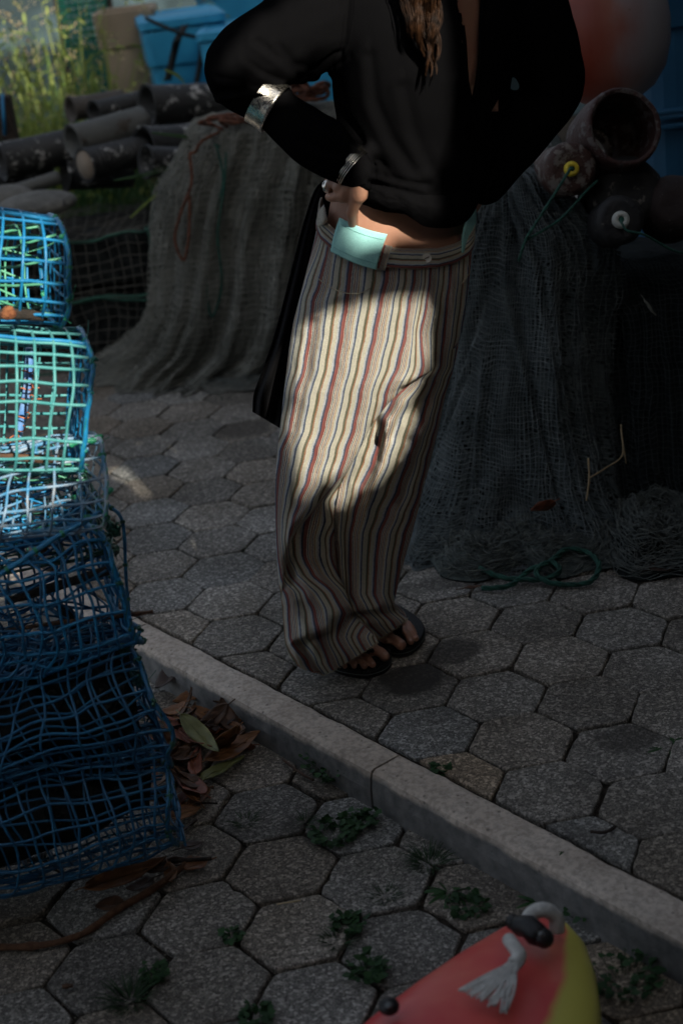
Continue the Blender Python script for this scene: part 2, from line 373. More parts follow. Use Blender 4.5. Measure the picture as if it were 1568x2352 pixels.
# --- striped seersucker
def stripe_mat(name='striped_seersucker', rot=False):
    m = mat(name, (.6, .5, .4), .85, 0, .25); q = NT(m); tc = q.n('ShaderNodeTexCoord'); s = q.n('ShaderNodeSeparateXYZ'); q.l(tc.outputs['UV'], s.inputs[0])
    v = q.co('UV', (1, 1, 1))
    mp = q.co('UV', (3, 9, 1)); w = q.noise(mp, 4.0, 4, .6); mp3 = q.co('UV', (1.2, 1.6, 1)); w3 = q.noise(mp3, 2.0, 2)
    u = q.math('ADD', s.outputs[0], q.math('ADD', q.math('MULTIPLY', q.math('SUBTRACT', w, .5), .06), q.math('MULTIPLY', q.math('SUBTRACT', w3, .5), .03)))
    fr = q.math('FRACT', u)
    cream, red, navy, olive, wh, ora, vio = (.82, .78, .63), (.38, .095, .075), (.06, .10, .18), (.17, .17, .095), (.68, .71, .76), (.58, .27, .11), (.16, .09, .20)
    st = [(0, red), (.035, cream), (.06, navy), (.085, cream), (.122, red), (.148, cream), (.182, vio), (.205, cream), (.24, ora), (.262, cream), (.325, wh), (.368, navy), (.42, cream), (.58, olive), (.65, ora), (.675, red), (.685, cream), (.815, wh), (.87, navy), (.925, red)]
    c = q.ramp(fr, st, True)
    fibre = q.noise(q.co('UV', (60, 500, 1)), 1.0, 3); c = q.mix(1, c, q.ramp(fibre, [(.3, (.82, .82, .82)), (.7, (1.12, 1.12, 1.12))]), 'MULTIPLY')
    fl = q.noise(q.co('UV', (90, 14, 1)), 1.0, 2); c = q.mix(1, c, q.ramp(fl, [(.35, (.80, .80, .80)), (.65, (1.08, 1.08, 1.08))]), 'MULTIPLY')
    q.base(c)
    pk = q.noise(q.co('UV', (7, 30, 1)), 2.4, 5, .6, .5); pk2 = q.noise(q.co('UV', (22, 60, 1)), 2.0, 3)
    h = q.math('ADD', pk, q.math('MULTIPLY', pk2, .35)); q.bump(h, 1.0, .012)
    q.b.inputs['Sheen Weight'].default_value = .15
    return m
M_str = stripe_mat()
UT_A = {  # frame row -> (x, stripe number) along the front of the front leg and hips
    500: [(740, .2), (760, 1), (820, 2), (903, 3), (962, 4), (1000, 5), (1045, 6), (1085, 7)],
    644: [(700, .3), (737, 1), (803, 2), (890, 3), (954, 4), (988, 5), (1035, 6), (1078, 7)],
    695: [(686, .3), (720, 1), (798, 2), (877, 3), (943, 4), (981, 5), (1028, 6), (1074, 7)],
    767: [(668, .2), (713, 1), (787, 2), (864, 3), (934, 4), (967, 5), (1022, 6), (1062, 7)],
    839: [(658, .2), (702, 1), (776, 2), (848, 3), (917, 4), (974, 5), (1014, 6), (1045, 7)],
    911: [(650, .3), (679, 1), (760, 2), (830, 3), (888, 4), (920, 4.6), (990, 5.6)],
    983: [(645, .5), (668, 1), (744, 2), (816, 3), (862, 3.8)],
    1037: [(638, .8), (654, 1.1), (728, 2), (798, 3), (840, 3.6)],
    1104: [(634, .9), (648, 1.15), (711, 2), (772, 2.9)],
    1154: [(633, .9), (645, 1.2), (690, 2), (730, 2.6), (755, 3.1), (775, 3.5)],
    1197: [(633, .9), (645, 1.3), (675, 2), (700, 2.4), (758, 3), (775, 3.4)],
    1240: [(635, .9), (648, 1.4), (665, 2), (699, 2.45), (740, 2.95), (762, 3.5)],
    1273: [(637, .9), (668, 2), (702, 2.5), (745, 3), (765, 3.6)],
    1319: [(640, .8), (660, 1.4), (683, 2), (722, 2.6), (752, 3), (780, 3.6)],
    1363: [(644, .6), (672, 1.1), (708, 2), (758, 2.7), (775, 3), (800, 3.5)],
    1409: [(648, .6), (669, 1.1), (737, 2.2), (770, 2.7), (800, 3.1)],
    1463: [(652, .6), (668, 1.0), (703, 1.6), (737, 2), (776, 3), (815, 3.8)],
    1521: [(668, .5), (708, 1.0), (757, 2), (806, 3), (845, 3.8)],
    1560: [(700, .6), (732, 1.0), (779, 2), (824, 3), (868, 4.)]}
UT_B = {
    800: [(860, 4), (967, 5), (1018, 6), (1050, 7)],
    839: [(880, 4), (974, 5), (1014, 6), (1045, 7)],
    875: [(860, 4), (945, 5), (1000, 6), (1030, 7)],
    921: [(840, 4), (906, 5), (985, 6), (1015, 7)],
    965: [(830, 4.2), (884, 5), (974, 6), (1005, 7)],
    1014: [(815, 4.2), (873, 5), (957, 6), (992, 7)],
    1057: [(800, 4.2), (862, 5), (942, 6), (980, 7)],
    1129: [(785, 4.2), (830, 5), (918, 6), (965, 7)],
    1183: [(776, 4.2), (816, 5), (892, 6), (947, 7)],
    1230: [(778, 4.3), (806, 5), (873, 6), (930, 7)],
    1291: [(780, 4.2), (800, 4.9), (866, 6), (918, 7)],
    1363: [(785, 4.2), (806, 5), (862, 6), (905, 6.9)],
    1400: [(796, 4.2), (822, 5), (868, 5.8), (910, 6.8)],
    1431: [(812, 4.), (850, 5), (905, 6), (940, 6.8)],
    1480: [(850, 4.), (890, 5), (945, 6), (980, 6.8)]}
def umap(T, X, Y):
    ks = sorted(T); out = np.zeros(X.shape); vals = []
    for k in ks:
        xs = np.array([a for a, _ in T[k]], float); us = np.array([u for _, u in T[k]], float)
        v = np.interp(X, xs, us); s0 = (us[1]-us[0])/(xs[1]-xs[0]); s1 = (us[-1]-us[-2])/(xs[-1]-xs[-2])
        v = np.where(X < xs[0], us[0]+(X-xs[0])*s0, v); v = np.where(X > xs[-1], us[-1]+(X-xs[-1])*s1, v); vals.append(v)
    vals = np.array(vals); ks = np.array(ks, float); Yc = np.clip(Y, ks[0], ks[-1]-1e-3); i = np.clip(np.searchsorted(ks, Yc, side='right')-1, 0, len(ks)-2)
    t = (Yc-ks[i])/(ks[i+1]-ks[i]); t = t*t*(3-2*t)*.5+t*.5; I = np.indices(X.shape)
    return vals[(i,)+tuple(I)]*(1-t)+vals[(i+1,)+tuple(I)]*t
def cloth_uv(P, T, hw=None):
    n, m = P.shape[:2]; X, Y = proj(P); U = np.zeros((n, m)); fr = m//2
    U[:, :fr+1] = umap(T, X[:, :fr+1], Y[:, :fr+1])
    seg = np.linalg.norm(np.diff(np.concatenate([P[:, fr:], P[:, :1]], 1), axis=1), axis=2); cum = np.cumsum(seg, 1)
    U[:, fr+1:] = U[:, fr:fr+1]-cum[:, :-1]/.08
    ln = np.concatenate([[0], np.cumsum(np.linalg.norm(np.diff(P[:, fr//2], axis=0), axis=1))])
    return np.stack([U, np.repeat(ln[:, None]/.08, m, 1)], 2)
FOLD1 = [(1040, 800), (985, 831), (945, 860), (909, 907), (870, 943), (844, 983), (830, 1014), (812, 1050), (794, 1082), (769, 1111), (737, 1147), (708, 1183), (683, 1208), (665, 1237), (655, 1275), (652, 1310)]
rowsA = [(733, 505, 1084, 525, YP, .125, .12, .046), (722, 560, 1082, 560, YP, .132, .12, .034), (706, 620, 1078, 610, YP, .138, .13, .020), (690, 680, 1073, 660, YP, .14, .13, .008), (674, 740, 1066, 715, YP, .14, .13, 0), (664, 800, 1056, 770, YP-.01, .135, .12, 0),
    (657, 860, 1012, 826, YP-.02, .13, .11, 0), (652, 900, 945, 866, YP-.04, .11, .1, 0), (648, 940, 893, 918, YP-.05, .095, .09, 0), (643, 985, 858, 962, YP-.055, .09, .09, 0), (638, 1030, 834, 1010, YP-.055, .09, .09, 0), (634, 1080, 812, 1052, YP-.055, .09, .09, 0), (632, 1130, 784, 1104, YP-.05, .085, .09, 0),
    (632, 1180, 772, 1160, YP-.045, .08, .09, 0), (634, 1250, 774, 1240, YP-.045, .08, .09, 0), (639, 1320, 780, 1320, YP-.045, .085, .09, 0), (647, 1390, 803, 1385, YP-.05, .09, .09, 0), (651, 1440, 812, 1410, YP-.06, .085, .09, 0), (654, 1475, 826, 1428, YP-.08, .07, .09, 0), (664, 1506, 842, 1444, YP-.10, .055, .09, 0), (690, 1534, 856, 1458, YP-.12, .035, .1, 0), (738, 1550, 866, 1472, YP-.135, .014, .1, 0)]
rowsB = [(850, 780, 1052, 780, YP+.01, .115, .1, 0), (820, 850, 1042, 832, YP+.01, .112, .1, 0), (795, 930, 1022, 900, YP+.02, .11, .1, 0), (775, 1000, 1004, 985, YP+.02, .11, .1, 0), (760, 1080, 986, 1060, YP+.03, .105, .1, 0), (748, 1130, 972, 1112, YP+.03, .10, .1, 0), (740, 1180, 956, 1180, YP+.03, .095, .1, 0), (748, 1250, 940, 1240, YP+.03, .09, .09, 0),
    (764, 1320, 922, 1300, YP+.02, .09, .09, 0), (783, 1368, 908, 1360, YP+.02, .09, .09, 0), (790, 1398, 903, 1386, YP+.01, .09, .09, 0), (812, 1418, 908, 1398, YP-.01, .065, .09, 0), (838, 1442, 922, 1408, YP-.025, .04, .09, 0), (866, 1464, 933, 1419, YP-.04, .015, .09, 0)]
def fieldA(P):
    X, Y = proj(P); s = poly_dist(FOLD1, X, Y)           # walking down-left: image y is down, so the recessed side has negative sign
    rec = sm(-2, 11, -s)*sm(1060, 1105, Y)*(1-sm(1285, 1370, Y))*.062
    lip = np.exp(-((s-12)/14)**2)*sm(1000, 1100, Y)*(1-sm(1300, 1350, Y))*(-.016)
    d = rec+lip
    b1 = [(640, 1478), (690, 1464), (740, 1447), (772, 1425), (800, 1400), (830, 1388)]; s = poly_dist(b1, X, Y)
    d += -.042*np.where(s < 0, np.exp(-(s/36)**2), np.exp(-(s/5)**2))*sm(660, 705, X); d += .018*np.exp(-((s-14)/10)**2)*sm(660, 705, X)
    for pts, w, a in (([(668, 1245), (680, 1310), (716, 1368), (768, 1408)], 16, -.018), ([(700, 1230), (712, 1290), (745, 1345), (792, 1392)], 13, -.014), ([(750, 1200), (757, 1280), (778, 1350)], 9, -.008), ([(660, 1290), (676, 1350), (700, 1410), (720, 1450)], 10, .010), ([(728, 1290), (758, 1345), (788, 1380)], 8, .010),
                      ([(1010, 850), (960, 872), (925, 905), (890, 960)], 10, -.010), ([(985, 700), (990, 780), (975, 845), (930, 880)], 16, -.008), ([(1005, 650), (1012, 740), (1000, 820)], 10, .009), ([(1040, 640), (1040, 740), (1022, 830)], 9, -.008), ([(950, 650), (948, 750), (925, 850)], 18, .006),
                      ([(760, 690), (740, 800), (700, 950), (676, 1100)], 16, -.007), ([(720, 740), (705, 850), (675, 980)], 10, .008), ([(700, 760), (680, 880), (655, 1010)], 8, -.007), ([(845, 720), (815, 880), (770, 1020), (720, 1120)], 22, -.005), ([(800, 700), (770, 850), (725, 1000)], 12, .006),
                      ([(690, 1480), (700, 1510), (735, 1545)], 12, .016), ([(712, 1470), (725, 1500), (760, 1540)], 10, -.012), ([(670, 1480), (688, 1520)], 10, -.012), ([(760, 1450), (790, 1490), (810, 1515)], 12, -.007), ([(790, 650), (860, 672), (850, 690)], 10, .003)):
        s = poly_dist(pts, X, Y); d += 1.5*a*np.exp(-(s/w)**2)
    return d
def fieldB(P):
    X, Y = proj(P); d = np.zeros(X.shape)
    s = poly_dist(FOLD1, X, Y); d += .026*np.exp(-((s+4)/30)**2)*sm(960, 1040, Y)*(1-sm(1120, 1180, Y))
    b1 = [(780, 1412), (820, 1402), (870, 1398), (905, 1388), (930, 1375)]; s = poly_dist(b1, X, Y)
    d += -.024*np.where(s < 0, np.exp(-(s/30)**2), np.exp(-(s/4)**2)); d += .012*np.exp(-((s-12)/9)**2)
    for pts, w, a in (([(1010, 850), (960, 885), (915, 935), (885, 990)], 14, -.022), ([(985, 905), (930, 950), (900, 1000)], 12, .014), ([(860, 960), (868, 1010), (862, 1060), (830, 1110)], 12, .022), ([(890, 970), (885, 1030), (868, 1090), (842, 1160)], 9, -.012), ([(1000, 930), (975, 985), (945, 1030), (925, 1060)], 12, -.012), ([(1005, 985), (965, 1035), (935, 1090), (915, 1150)], 9, .014), ([(985, 1020), (960, 1090), (930, 1180), (905, 1280)], 12, -.010),
                      ([(930, 1060), (895, 1150), (860, 1230), (845, 1330)], 14, .008), ([(870, 1080), (835, 1180), (815, 1290), (815, 1380)], 14, -.009), ([(900, 1200), (885, 1290), (880, 1380)], 10, -.006), ([(795, 1170), (790, 1270), (797, 1380)], 9, .008), ([(925, 1190), (912, 1235), (905, 1290)], 8, .010), ([(850, 1405), (890, 1440)], 9, -.006)):
        s = poly_dist(pts, X, Y); d += 1.35*a*np.exp(-(s/w)**2)
    return d
def crumple(P, amp, seed):
    n, m = P.shape[:2]; out = np.zeros((n, m))
    X, Y = proj(P)
    for i in range(n):
        for j in range(m):
            out[i, j] = fbm(X[i, j]/34+seed, Y[i, j]/150, P[i, j, 1]*3, 3)+.45*fbm(X[i, j]/14+seed, Y[i, j]/22, 3.3, 2)
    return out*amp
def trouser(rows, T, field, seed, n):
    P = loft(rows, n, 220, 2.15, 1); uv = cloth_uv(P, T)
    fr = np.zeros(P.shape[:2]); fr[:, :112] = 1; fr[:, 108:112] = np.linspace(1, 0, 4); fr[:, 0:3] = np.linspace(0, 1, 3)
    P = slide(P, field(P)*fr+crumple(P, .0055, seed))
    z = P[..., 2]; lo = z < .006
    D = P-CAMP; t = (.006-CAMH)/D[..., 2]; P = np.where(lo[..., None], CAMP+D*t[..., None], P)
    return P, uv
PA, uvA = trouser(rowsA, UT_A, fieldA, 3.1, 330); _x, _y = proj(PA); _s = poly_dist(FOLD1, _x, _y); uvA[..., 0] += .52*sm(-1, 5, -_s)*sm(1040, 1070, _y)*(1-sm(1285, 1400, _y)); PB, uvB = trouser(rowsB, UT_B, fieldB, 8.7, 230)
tr = MB(); tr.grid(PA, True, uvA); tr.grid(PB, True, uvB)
trousers = tr.build('trousers', M_str, person)
tag(trousers, 'wide seersucker trousers striped cream, red, navy and olive')
bv = BVHTree.FromPolygons([Vector(p) for p in tr.v], tr.f)
def hit(x, y, off=0., tree=None, dflt=None):
    d = Vector(ray(x, y)).normalized(); r = (tree or bv).ray_cast(Vector(CAMP), d)
    if r[0] is None:
        p = Vector(at(x, y, dflt or YP))
        return np.array(p-d*off)
    return np.array(r[0]-d*off)
# frayed hem
fr = MB()
for P in (PA, PB):
    row = P[-1, :112]
    for j in range(0, 111):
        for k in range(2):
            p = row[j]+(row[j+1]-row[j])*rng.random(); d = (P[-1, j]-P[-6, j]); d = d/(np.linalg.norm(d)+1e-9); L = rng.uniform(.002, .006)
            q = p+d*L+rng.normal(0, .001, 3); q[2] = max(q[2], .003); fr.tube([p, q], .0003, 3, cap=False)
# --- waistband, a curved band of cross-wise stripes
rowsW = [(731, 474, 1086, 505, YP, .130, .12, .034), (729, 486, 1085, 515, YP, .131, .12, .032), (726, 510, 1084, 535, YP, .136, .12, .028)]
WBH = .036
Pw = loft([(734, 478, 1087, 498, YP, .130, .12, .050), (731, 499, 1086, 519, YP, .133, .12, .050), (727, 522, 1085, 542, YP, .137, .12, .048)], 12, 220, 2.15, 0)
X, Y = proj(Pw)
uw = np.stack([np.repeat(np.linspace(.10, 1.05, 12)[:, None], 220, 1), np.repeat((np.arange(220)*.0045/.08)[None], 12, 0)], 2)
for i in range(12):
    for j in range(220): Pw[i, j] += np.array([0, -.003-.002*fbm(j/9, i/5, 4)+.002*math.sin(math.pi*i/11)*-1, .0015*fbm(j/7, 2, 1)])
w = MB(); w.grid(Pw, True, uw)
wb = w.build('waistband', M_str, person, solid=.004); bvw = BVHTree.FromPolygons([Vector(p) for p in w.v]+[Vector(p) for p in tr.v], w.f+[tuple(i+len(w.v) for i in f) for f in tr.f])
tag(wb, 'waistband with its stripes running around the hips')
M_mint = mat('mint_canvas', (.30, .62, .60), .75, 0, .2); q = NT(M_mint)
q.base(q.ramp(q.noise(q.co('Object', (1, 1, 1)), 500, 3), [(.35, (.28, .58, .555)), (.65, (.36, .70, .67))]))
q.bump(q.noise(q.co(), 900, 2), .35, .001)
def hipY(x): e = min(.97, abs((x-911)/178.)); return YP-.140*(1-e**2.15)**(1/2.15)
def patch(name, quad, m, off, n=26, k=26, bul=None, parent=person, sol=.0025, dflt=None, uvf=None):
    P = np.zeros((n, k, 3)); q = [np.array(a, float) for a in quad]; uv = np.zeros((n, k, 2))
    hs = np.zeros((n, k))
    for i in range(n):
        for j in range(k):
            s, t = j/(k-1), i/(n-1); c = (q[0]*(1-s)+q[1]*s)*(1-t)+(q[3]*(1-s)+q[2]*s)*t
            if bul: c = c+np.array(bul(s, t))
            P[i, j] = at(c[0], c[1], hipY(c[0])-off-.006*math.sin(math.pi*t)*(name == 'belt_panel')+.004*t); uv[i, j] = uvf(s, t) if uvf else (s, t)
    b = MB(); b.grid(P, uv=uv); o = b.build(name, m, parent, solid=sol); return o, P
card, PC = patch('belt_panel', [(780, 500), (889.5, 538), (864, 619), (759.5, 577)], M_mint, .010, bul=lambda s, t: (2*math.sin(math.pi*t)*-1, 5*math.sin(math.pi*s)))
tag(card, 'mint green stitched canvas panel'); M_thr = noisy('mint_thread', (.15, .38, .37), (.2, .45, .43))
for rr in (4, 21):
    b = MB(); pts = [PC[rr, j]-np.array([0, .0024, 0]) for j in range(1, 25)]
    for j in range(0, 23): b.tube([pts[j]+(pts[j+1]-pts[j])*.1, pts[j]+(pts[j+1]-pts[j])*.75], .0007, 4)
    b.build('stitching', M_thr, card)
card2 = MB(); P = np.zeros((16, 8, 3))
L0 = [(1084, 478), (1073, 500), (1065, 522), (1061, 548), (1060, 581)]; R0 = [(1092, 480), (1092, 500), (1090, 525), (1087, 548), (1076, 576)]
Ls, Rs = spline(L0, 6), spline(R0, 6)
for i in range(16):
    a, c = Ls[int(i*24/15)], Rs[int(i*24/15)]
    for j in range(8):
        s = j/7; xy = a*(1-s)+c*s; P[i, j] = at(xy[0], xy[1], YP-.105+.085*s**1.5)
card2.grid(P); card2 = card2.build('belt_panel', M_mint, person, solid=.0025)
tag(card2, 'narrow visible edge of the mint panel on the far hip')
# belt loops, button, pocket seam
M_str2 = M_str
lp1, _ = patch('belt_loop', [(881, 562), (900, 566), (884, 622), (866, 615)], M_str, .006, 12, 8, uvf=lambda s, t: (.93+s*.42, t*2), sol=.003)
lp2, _ = patch('belt_loop', [(1054, 541), (1063, 536), (1066, 580), (1055, 588)], M_str, .005, 12, 8, uvf=lambda s, t: (.93+s*.42, t*2), sol=.003)
M_but = mat('shell_button', (.62, .58, .50), .35)
def disc_at(x, y, r, m, name, parent, tree=None, off=.003, th=.003, prof=None):
    p = hit(x, y, off, tree or bvw); n = Vector(CAMP-p); n.z *= .15; n.normalize(); M = Matrix.Translation(p) @ n.to_track_quat('Z', 'Y').to_matrix().to_4x4()
    b = MB(); b.lathe(prof or [(0, -th/2), (r, -th/2), (r*1.02, 0), (r*.95, th/2), (r*.78, th/2), (r*.7, th*.2), (0, th*.2)], M, 24); return b.build(name, m, parent), M
but, M = disc_at(979.5, 593, .0108, M_but, 'button', person)
b = MB(); b.tube([M @ Vector((-.004, .0, .0018)), M @ Vector((.001, .0015, .0026)), M @ Vector((.005, .003, .0018))], .0011, 5); b.build('button_thread', mat('brown_thread', (.12, .09, .05)), but)
M_seam = noisy('cream_seam', (.42, .36, .25), (.55, .48, .34), 300)
def seamline(pts, r=.0011, off=.0012, name='pocket_seam', m=M_seam, tree=None, parent=person, n=8, sides=5):
    b = MB(); P = [hit(p[0], p[1], off, tree or bvw) for p in spline(pts, n)]; b.tube(P, r, sides); return b.build(name, m, parent)
seamline([(731, 640), (746, 652), (766, 664), (800, 674), (830, 672), (850, 662)])
seamline([(1076, 580), (1075, 605), (1078, 626), (1072, 634), (1060, 652)])
seamline([(869, 614), (900, 613), (940, 618), (983, 619)], .0009, .0012, 'waist_seam')
b = MB(); b.v, b.f = fr.v, fr.f; b.build('frayed_hem', M_seam, trousers)['kind'] = 'stuff'
# the open corner of the band at the hip
b = MB(); P = [[at(745+i*2, 470+i*9, YP-.02-.012*i), at(738+i*1, 478+i*9, YP-.022-.014*i), at(731-i*.6, 490+i*8, YP-.01-.012*i)] for i in range(5)]
b.grid(P, uv=[[(.42+.06*j, i*.2) for j in range(3)] for i in range(5)]); b.build('band_corner', M_str, wb, solid=.003)
# ------------------------------------------------------------------ body (skin): one continuous surface
def capsule(b, p0, p1, r0, r1, n=10):
    p0, p1 = Vector(p0), Vector(p1); k = 6; b.tube([p0+(p1-p0)*i/k for i in range(k+1)], [r0+(r1-r0)*i/k for i in range(k+1)], n); b.ball(p0, r0, 6); b.ball(p1, r1, 6)
def chain(b, pts, rs, n=10):
    for i in range(len(pts)-1): capsule(b, pts[i], pts[i+1], rs[i], rs[i+1], n)
def remesh(b, name, m, parent, vox, it=4, post=None, fac=.5):
    me = bpy.data.meshes.new('t'); me.from_pydata(b.v, [], b.f); me.update()
    bm = bmesh.new(); bm.from_mesh(me); bmesh.ops.recalc_face_normals(bm, faces=bm.faces); bm.to_mesh(me); bm.free()
    o = bpy.data.objects.new('t', me); COL.objects.link(o)
    r = o.modifiers.new('r', 'REMESH'); r.mode = 'VOXEL'; r.voxel_size = vox; r.adaptivity = 0
    if it: s = o.modifiers.new('s', 'SMOOTH'); s.iterations = it; s.factor = fac
    dg = bpy.context.evaluated_depsgraph_get(); dg.update(); me2 = bpy.data.meshes.new_from_object(o.evaluated_get(dg)); bpy.data.objects.remove(o)
    nv = len(me2.vertices); co = np.zeros(nv*3, np.float32); me2.vertices.foreach_get('co', co); co = co.reshape(-1, 3).astype(float)
    if post is not None:
        no = np.zeros(nv*3, np.float32); me2.vertices.foreach_get('normal', no); co = post(co, no.reshape(-1, 3)); me2.vertices.foreach_set('co', co.astype(np.float32).ravel()); me2.update()
    me2.name = name; me2.materials.clear(); me2.materials.append(m); me2.polygons.foreach_set('use_smooth', [True]*len(me2.polygons))
    o = bpy.data.objects.new(name, me2); COL.objects.link(o); par(o, parent); return o
M_skin = mat('skin', (.36, .19, .125), .5, 0, .4); q = NT(M_skin)
q.base(q.ramp(q.noise(q.co(), 14, 5), [(.3, (.33, .165, .105)), (.7, (.40, .215, .145))])); q.bump(q.noise(q.co(), 260, 5), .25, .0012)
q.b.inputs['Subsurface Weight'].default_value = .12; q.b.inputs['Subsurface Radius'].default_value = (.012, .005, .003); q.b.inputs['Subsurface Scale'].default_value = .5
B = MB()
def closed_loft(b, rows, n=50, m=48, ex=2.1):
    P = loft(rows, n, m, ex, 1); o = len(b.v); b.grid(P, True); b.f.append(tuple(o+k for k in range(m))); b.f.append(tuple(o+(n-1)*m+k for k in range(m))[::-1]); return P
closed_loft(B, [(745, -60, 1190, -75, YP-.06, .05, .06, 0), (752, 0, 1180, 0, YP-.06, .10, .09, 0), (765, 120, 1150, 110, YP-.05, .12, .10, 0), (772, 250, 1125, 240, YP-.03, .11, .10, 0), (770, 380, 1095, 380, YP-.01, .098, .10, 0), (762, 450, 1082, 455, YP, .10, .10, 0), (752, 500, 1078, 510, YP, .106, .10, 0), (742, 560, 1076, 560, YP, .108, .11, 0), (728, 640, 1070, 640, YP, .10, .12, 0), (715, 720, 1060, 720, YP, .10, .12, 0), (720, 800, 1040, 780, YP, .08, .1, 0)])
b1 = at(965, 545, YP-.122)
chain(B, [at(810, 760, YP+.02), at(716, 1080, YP+.03), at(708, 1330, YP+.02), at(745, 1480, YP-.04)], [.075, .040, .032, .034])
chain(B, [at(955, 760, YP+.02), at(925, 930, YP+.09), at(895, 1080, YP+.08), at(852, 1350, YP+.06), at(868, 1400, YP+.05)], [.075, .055, .040, .032, .034])
# neck and head
chain(B, [at(985, -70, YP-.07), at(1000, -170, YP-.11)], [.065, .055])
hc = at(1015, -285, YP-.15); B.ball(hc, (.072, .088, .108), 14); B.ball(hc+np.array([.0, -.035, -.055]), (.05, .055, .055), 10)
B.ball(hc+np.array([.01, -.095, -.018]), (.012, .016, .022), 8); B.ball(hc+np.array([.008, -.085, -.05]), (.024, .012, .009), 8)
for s in (-1, 1): B.ball(hc+np.array([.073*s, .01, -.01]), (.008, .018, .03), 8); B.ball(hc+np.array([.03*s+.006, -.074, .012]), (.014, .012, .009), 8)
# arms
EL_L, WR_L = at(535, 165, YP-.10), at(826, 398, YP-.165); SH_L, SH_R = at(775, -50, YP-.06), at(1165, -60, YP-.06); EL_R, WR_R = at(1270, 195, YP-.02), at(1105, 428, YP+.0)
chain(B, [SH_L, EL_L, WR_L], [.055, .040, .0235]); chain(B, [SH_R, EL_R, WR_R], [.055, .036, .021])
capsule(B, WR_R, at(1078, 470, YP+.02), .020, .024)
# visible hand: palm, thumb hooked in the band, four fingers wrapped round the hip
Y0 = YP-.175
chain(B, [at(826, 398, YP-.165), at(822, 425, Y0), at(823, 448, Y0)], [.0225, .020, .0185])
chain(B, [at(823, 446, Y0), at(812, 474, Y0+.012), at(808, 489, Y0+.026), at(812, 524, Y0+.062)], [.0175, .0125, .0132, .0100])
chain(B, [at(832, 420, Y0), at(830, 450, Y0+.006)], [.0145, .013])
chain(B, [at(812, 405, Y0+.01), at(798, 436, Y0+.012), at(788, 450, Y0+.016)], [.021, .018, .0155])
chain(B, [at(808, 405, Y0+.012), at(786, 425, Y0+.018), at(780, 432, Y0+.022)], [.02, .017, .0155])
chain(B, [at(790, 449, Y0+.012), at(762, 454, Y0+.03), at(756, 452, Y0+.04), at(764, 456, Y0+.075)], [.0122, .0098, .0094, .008])
chain(B, [at(784, 426, Y0+.02), at(758, 423, Y0+.04), at(752, 425, Y0+.055), at(760, 438, Y0+.09)], [.0112, .0092, .0090, .008])
chain(B, [at(786, 412, Y0+.03), at(764, 410, Y0+.055), at(756, 412, Y0+.07), at(762, 420, Y0+.1)], [.013, .0105, .0100, .008])
chain(B, [at(792, 400, Y0+.04), at(772, 396, Y0+.07), at(768, 400, Y0+.09), at(772, 408, Y0+.11)], [.0115, .0095, .009, .007])
# feet
NAILS = []
def toe(tip, bs, r, z=.034, zb=.045, parentb=B):
    t = gr(tip[0], tip[1], z); b0 = gr(bs[0], bs[1], zb); d = t-b0; L = np.linalg.norm(d); u = d/L; k = b0+d*.55+np.array([0, 0, .005])
    tt = t-u*r*.8; chain(B, [b0, k, tt], [r*1.02, r*.92, r]); NAILS.append((tt, u, r))
toe((890, 1512), (858, 1492), .0135, .033, .042); toe((859, 1530), (836, 1506), .0088); toe((840, 1534), (818, 1511), .0082); toe((817, 1533), (800, 1516), .0076); toe((795, 1534), (784, 1522), .0066)
toe((928, 1485), (888, 1464), .0138, .033, .042); toe((945, 1478), (925, 1446), .0086); toe((957, 1470), (935, 1438), .0082); toe((953, 1457), (937, 1432), .0076); toe((948, 1447), (932, 1428), .0068)
chain(B, [gr(852, 1490, .045), gr(815, 1470, .055), at(750, 1465, YP-.04)], [.019, .026, .034]); chain(B, [gr(812, 1508, .04), gr(780, 1490, .045), at(735, 1490, YP-.03)], [.016, .022, .028]); chain(B, [gr(832, 1500, .042), gr(800, 1480, .05)], [.016, .024])
chain(B, [gr(886, 1463, .045), gr(870, 1445, .055), at(868, 1420, YP+.03)], [.0175, .026, .034]); chain(B, [gr(925, 1440, .042), gr(900, 1425, .05), at(868, 1410, YP+.06)], [.015, .022, .028]); chain(B, [gr(910, 1448, .04), gr(890, 1430, .05)], [.013, .022])
body = remesh(B, 'body', M_skin, person, .0025, 3)
M_nail = mat('nail', (.48, .30, .24), .25)
for t, u, r in NAILS:
    up = Vector((0, 0, 1)); u = Vector(u); c = Vector(t)+up*r*.80+u*r*.30; M = Matrix((u, up.cross(u), u.cross(up.cross(u)))).transposed()
    b = MB(); b.ball(c, (r*.62, r*.60, r*.24), 6, M); b.build('toenail', M_nail, body)
M_eye = mat('eye', (.7, .7, .7), .2)
for s in (-1, 1):
    b = MB(); b.ball(hc+np.array([.03*s+.006, -.084, .012]), (.011, .006, .006), 8); b.build('eye', M_eye, body)
# sandals
M_sole = noisy('black_rubber', (.008, .008, .008), (.018, .018, .018), 60, .55); M_sole.node_tree.nodes['Principled BSDF'].inputs['Specular IOR Level'].default_value = .15; M_line = mat('sole_line', (.09, .11, .10), .5)
def sandal(pts):
    out = [p[:2] for p in spline([gr(x, y) for x, y in pts]+[gr(*pts[0])], 6)[:-1]]; N = len(out); cc = sum(out)/N; root = MB()
    for ins, z in ((.004, .001), (.0, .004), (0, .020), (.003, .0235)):
        for p in out: d = (cc-p)/np.linalg.norm(cc-p); pp = p+d*ins; root.v.append((pp[0], pp[1], z))
    for i in range(3):
        for k in range(N): root.f.append((i*N+k, i*N+(k+1) % N, (i+1)*N+(k+1) % N, (i+1)*N+k))
    root.f.append(tuple(range(N))[::-1]); root.f.append(tuple(3*N+k for k in range(N)))
    s = root.build('sandal', M_sole, person, smooth=False)
    b = MB(); b.tube([(p[0], p[1], .0125) for p in out], .0011, 5, closed=True); b.build('sole_line', M_line, s); return s
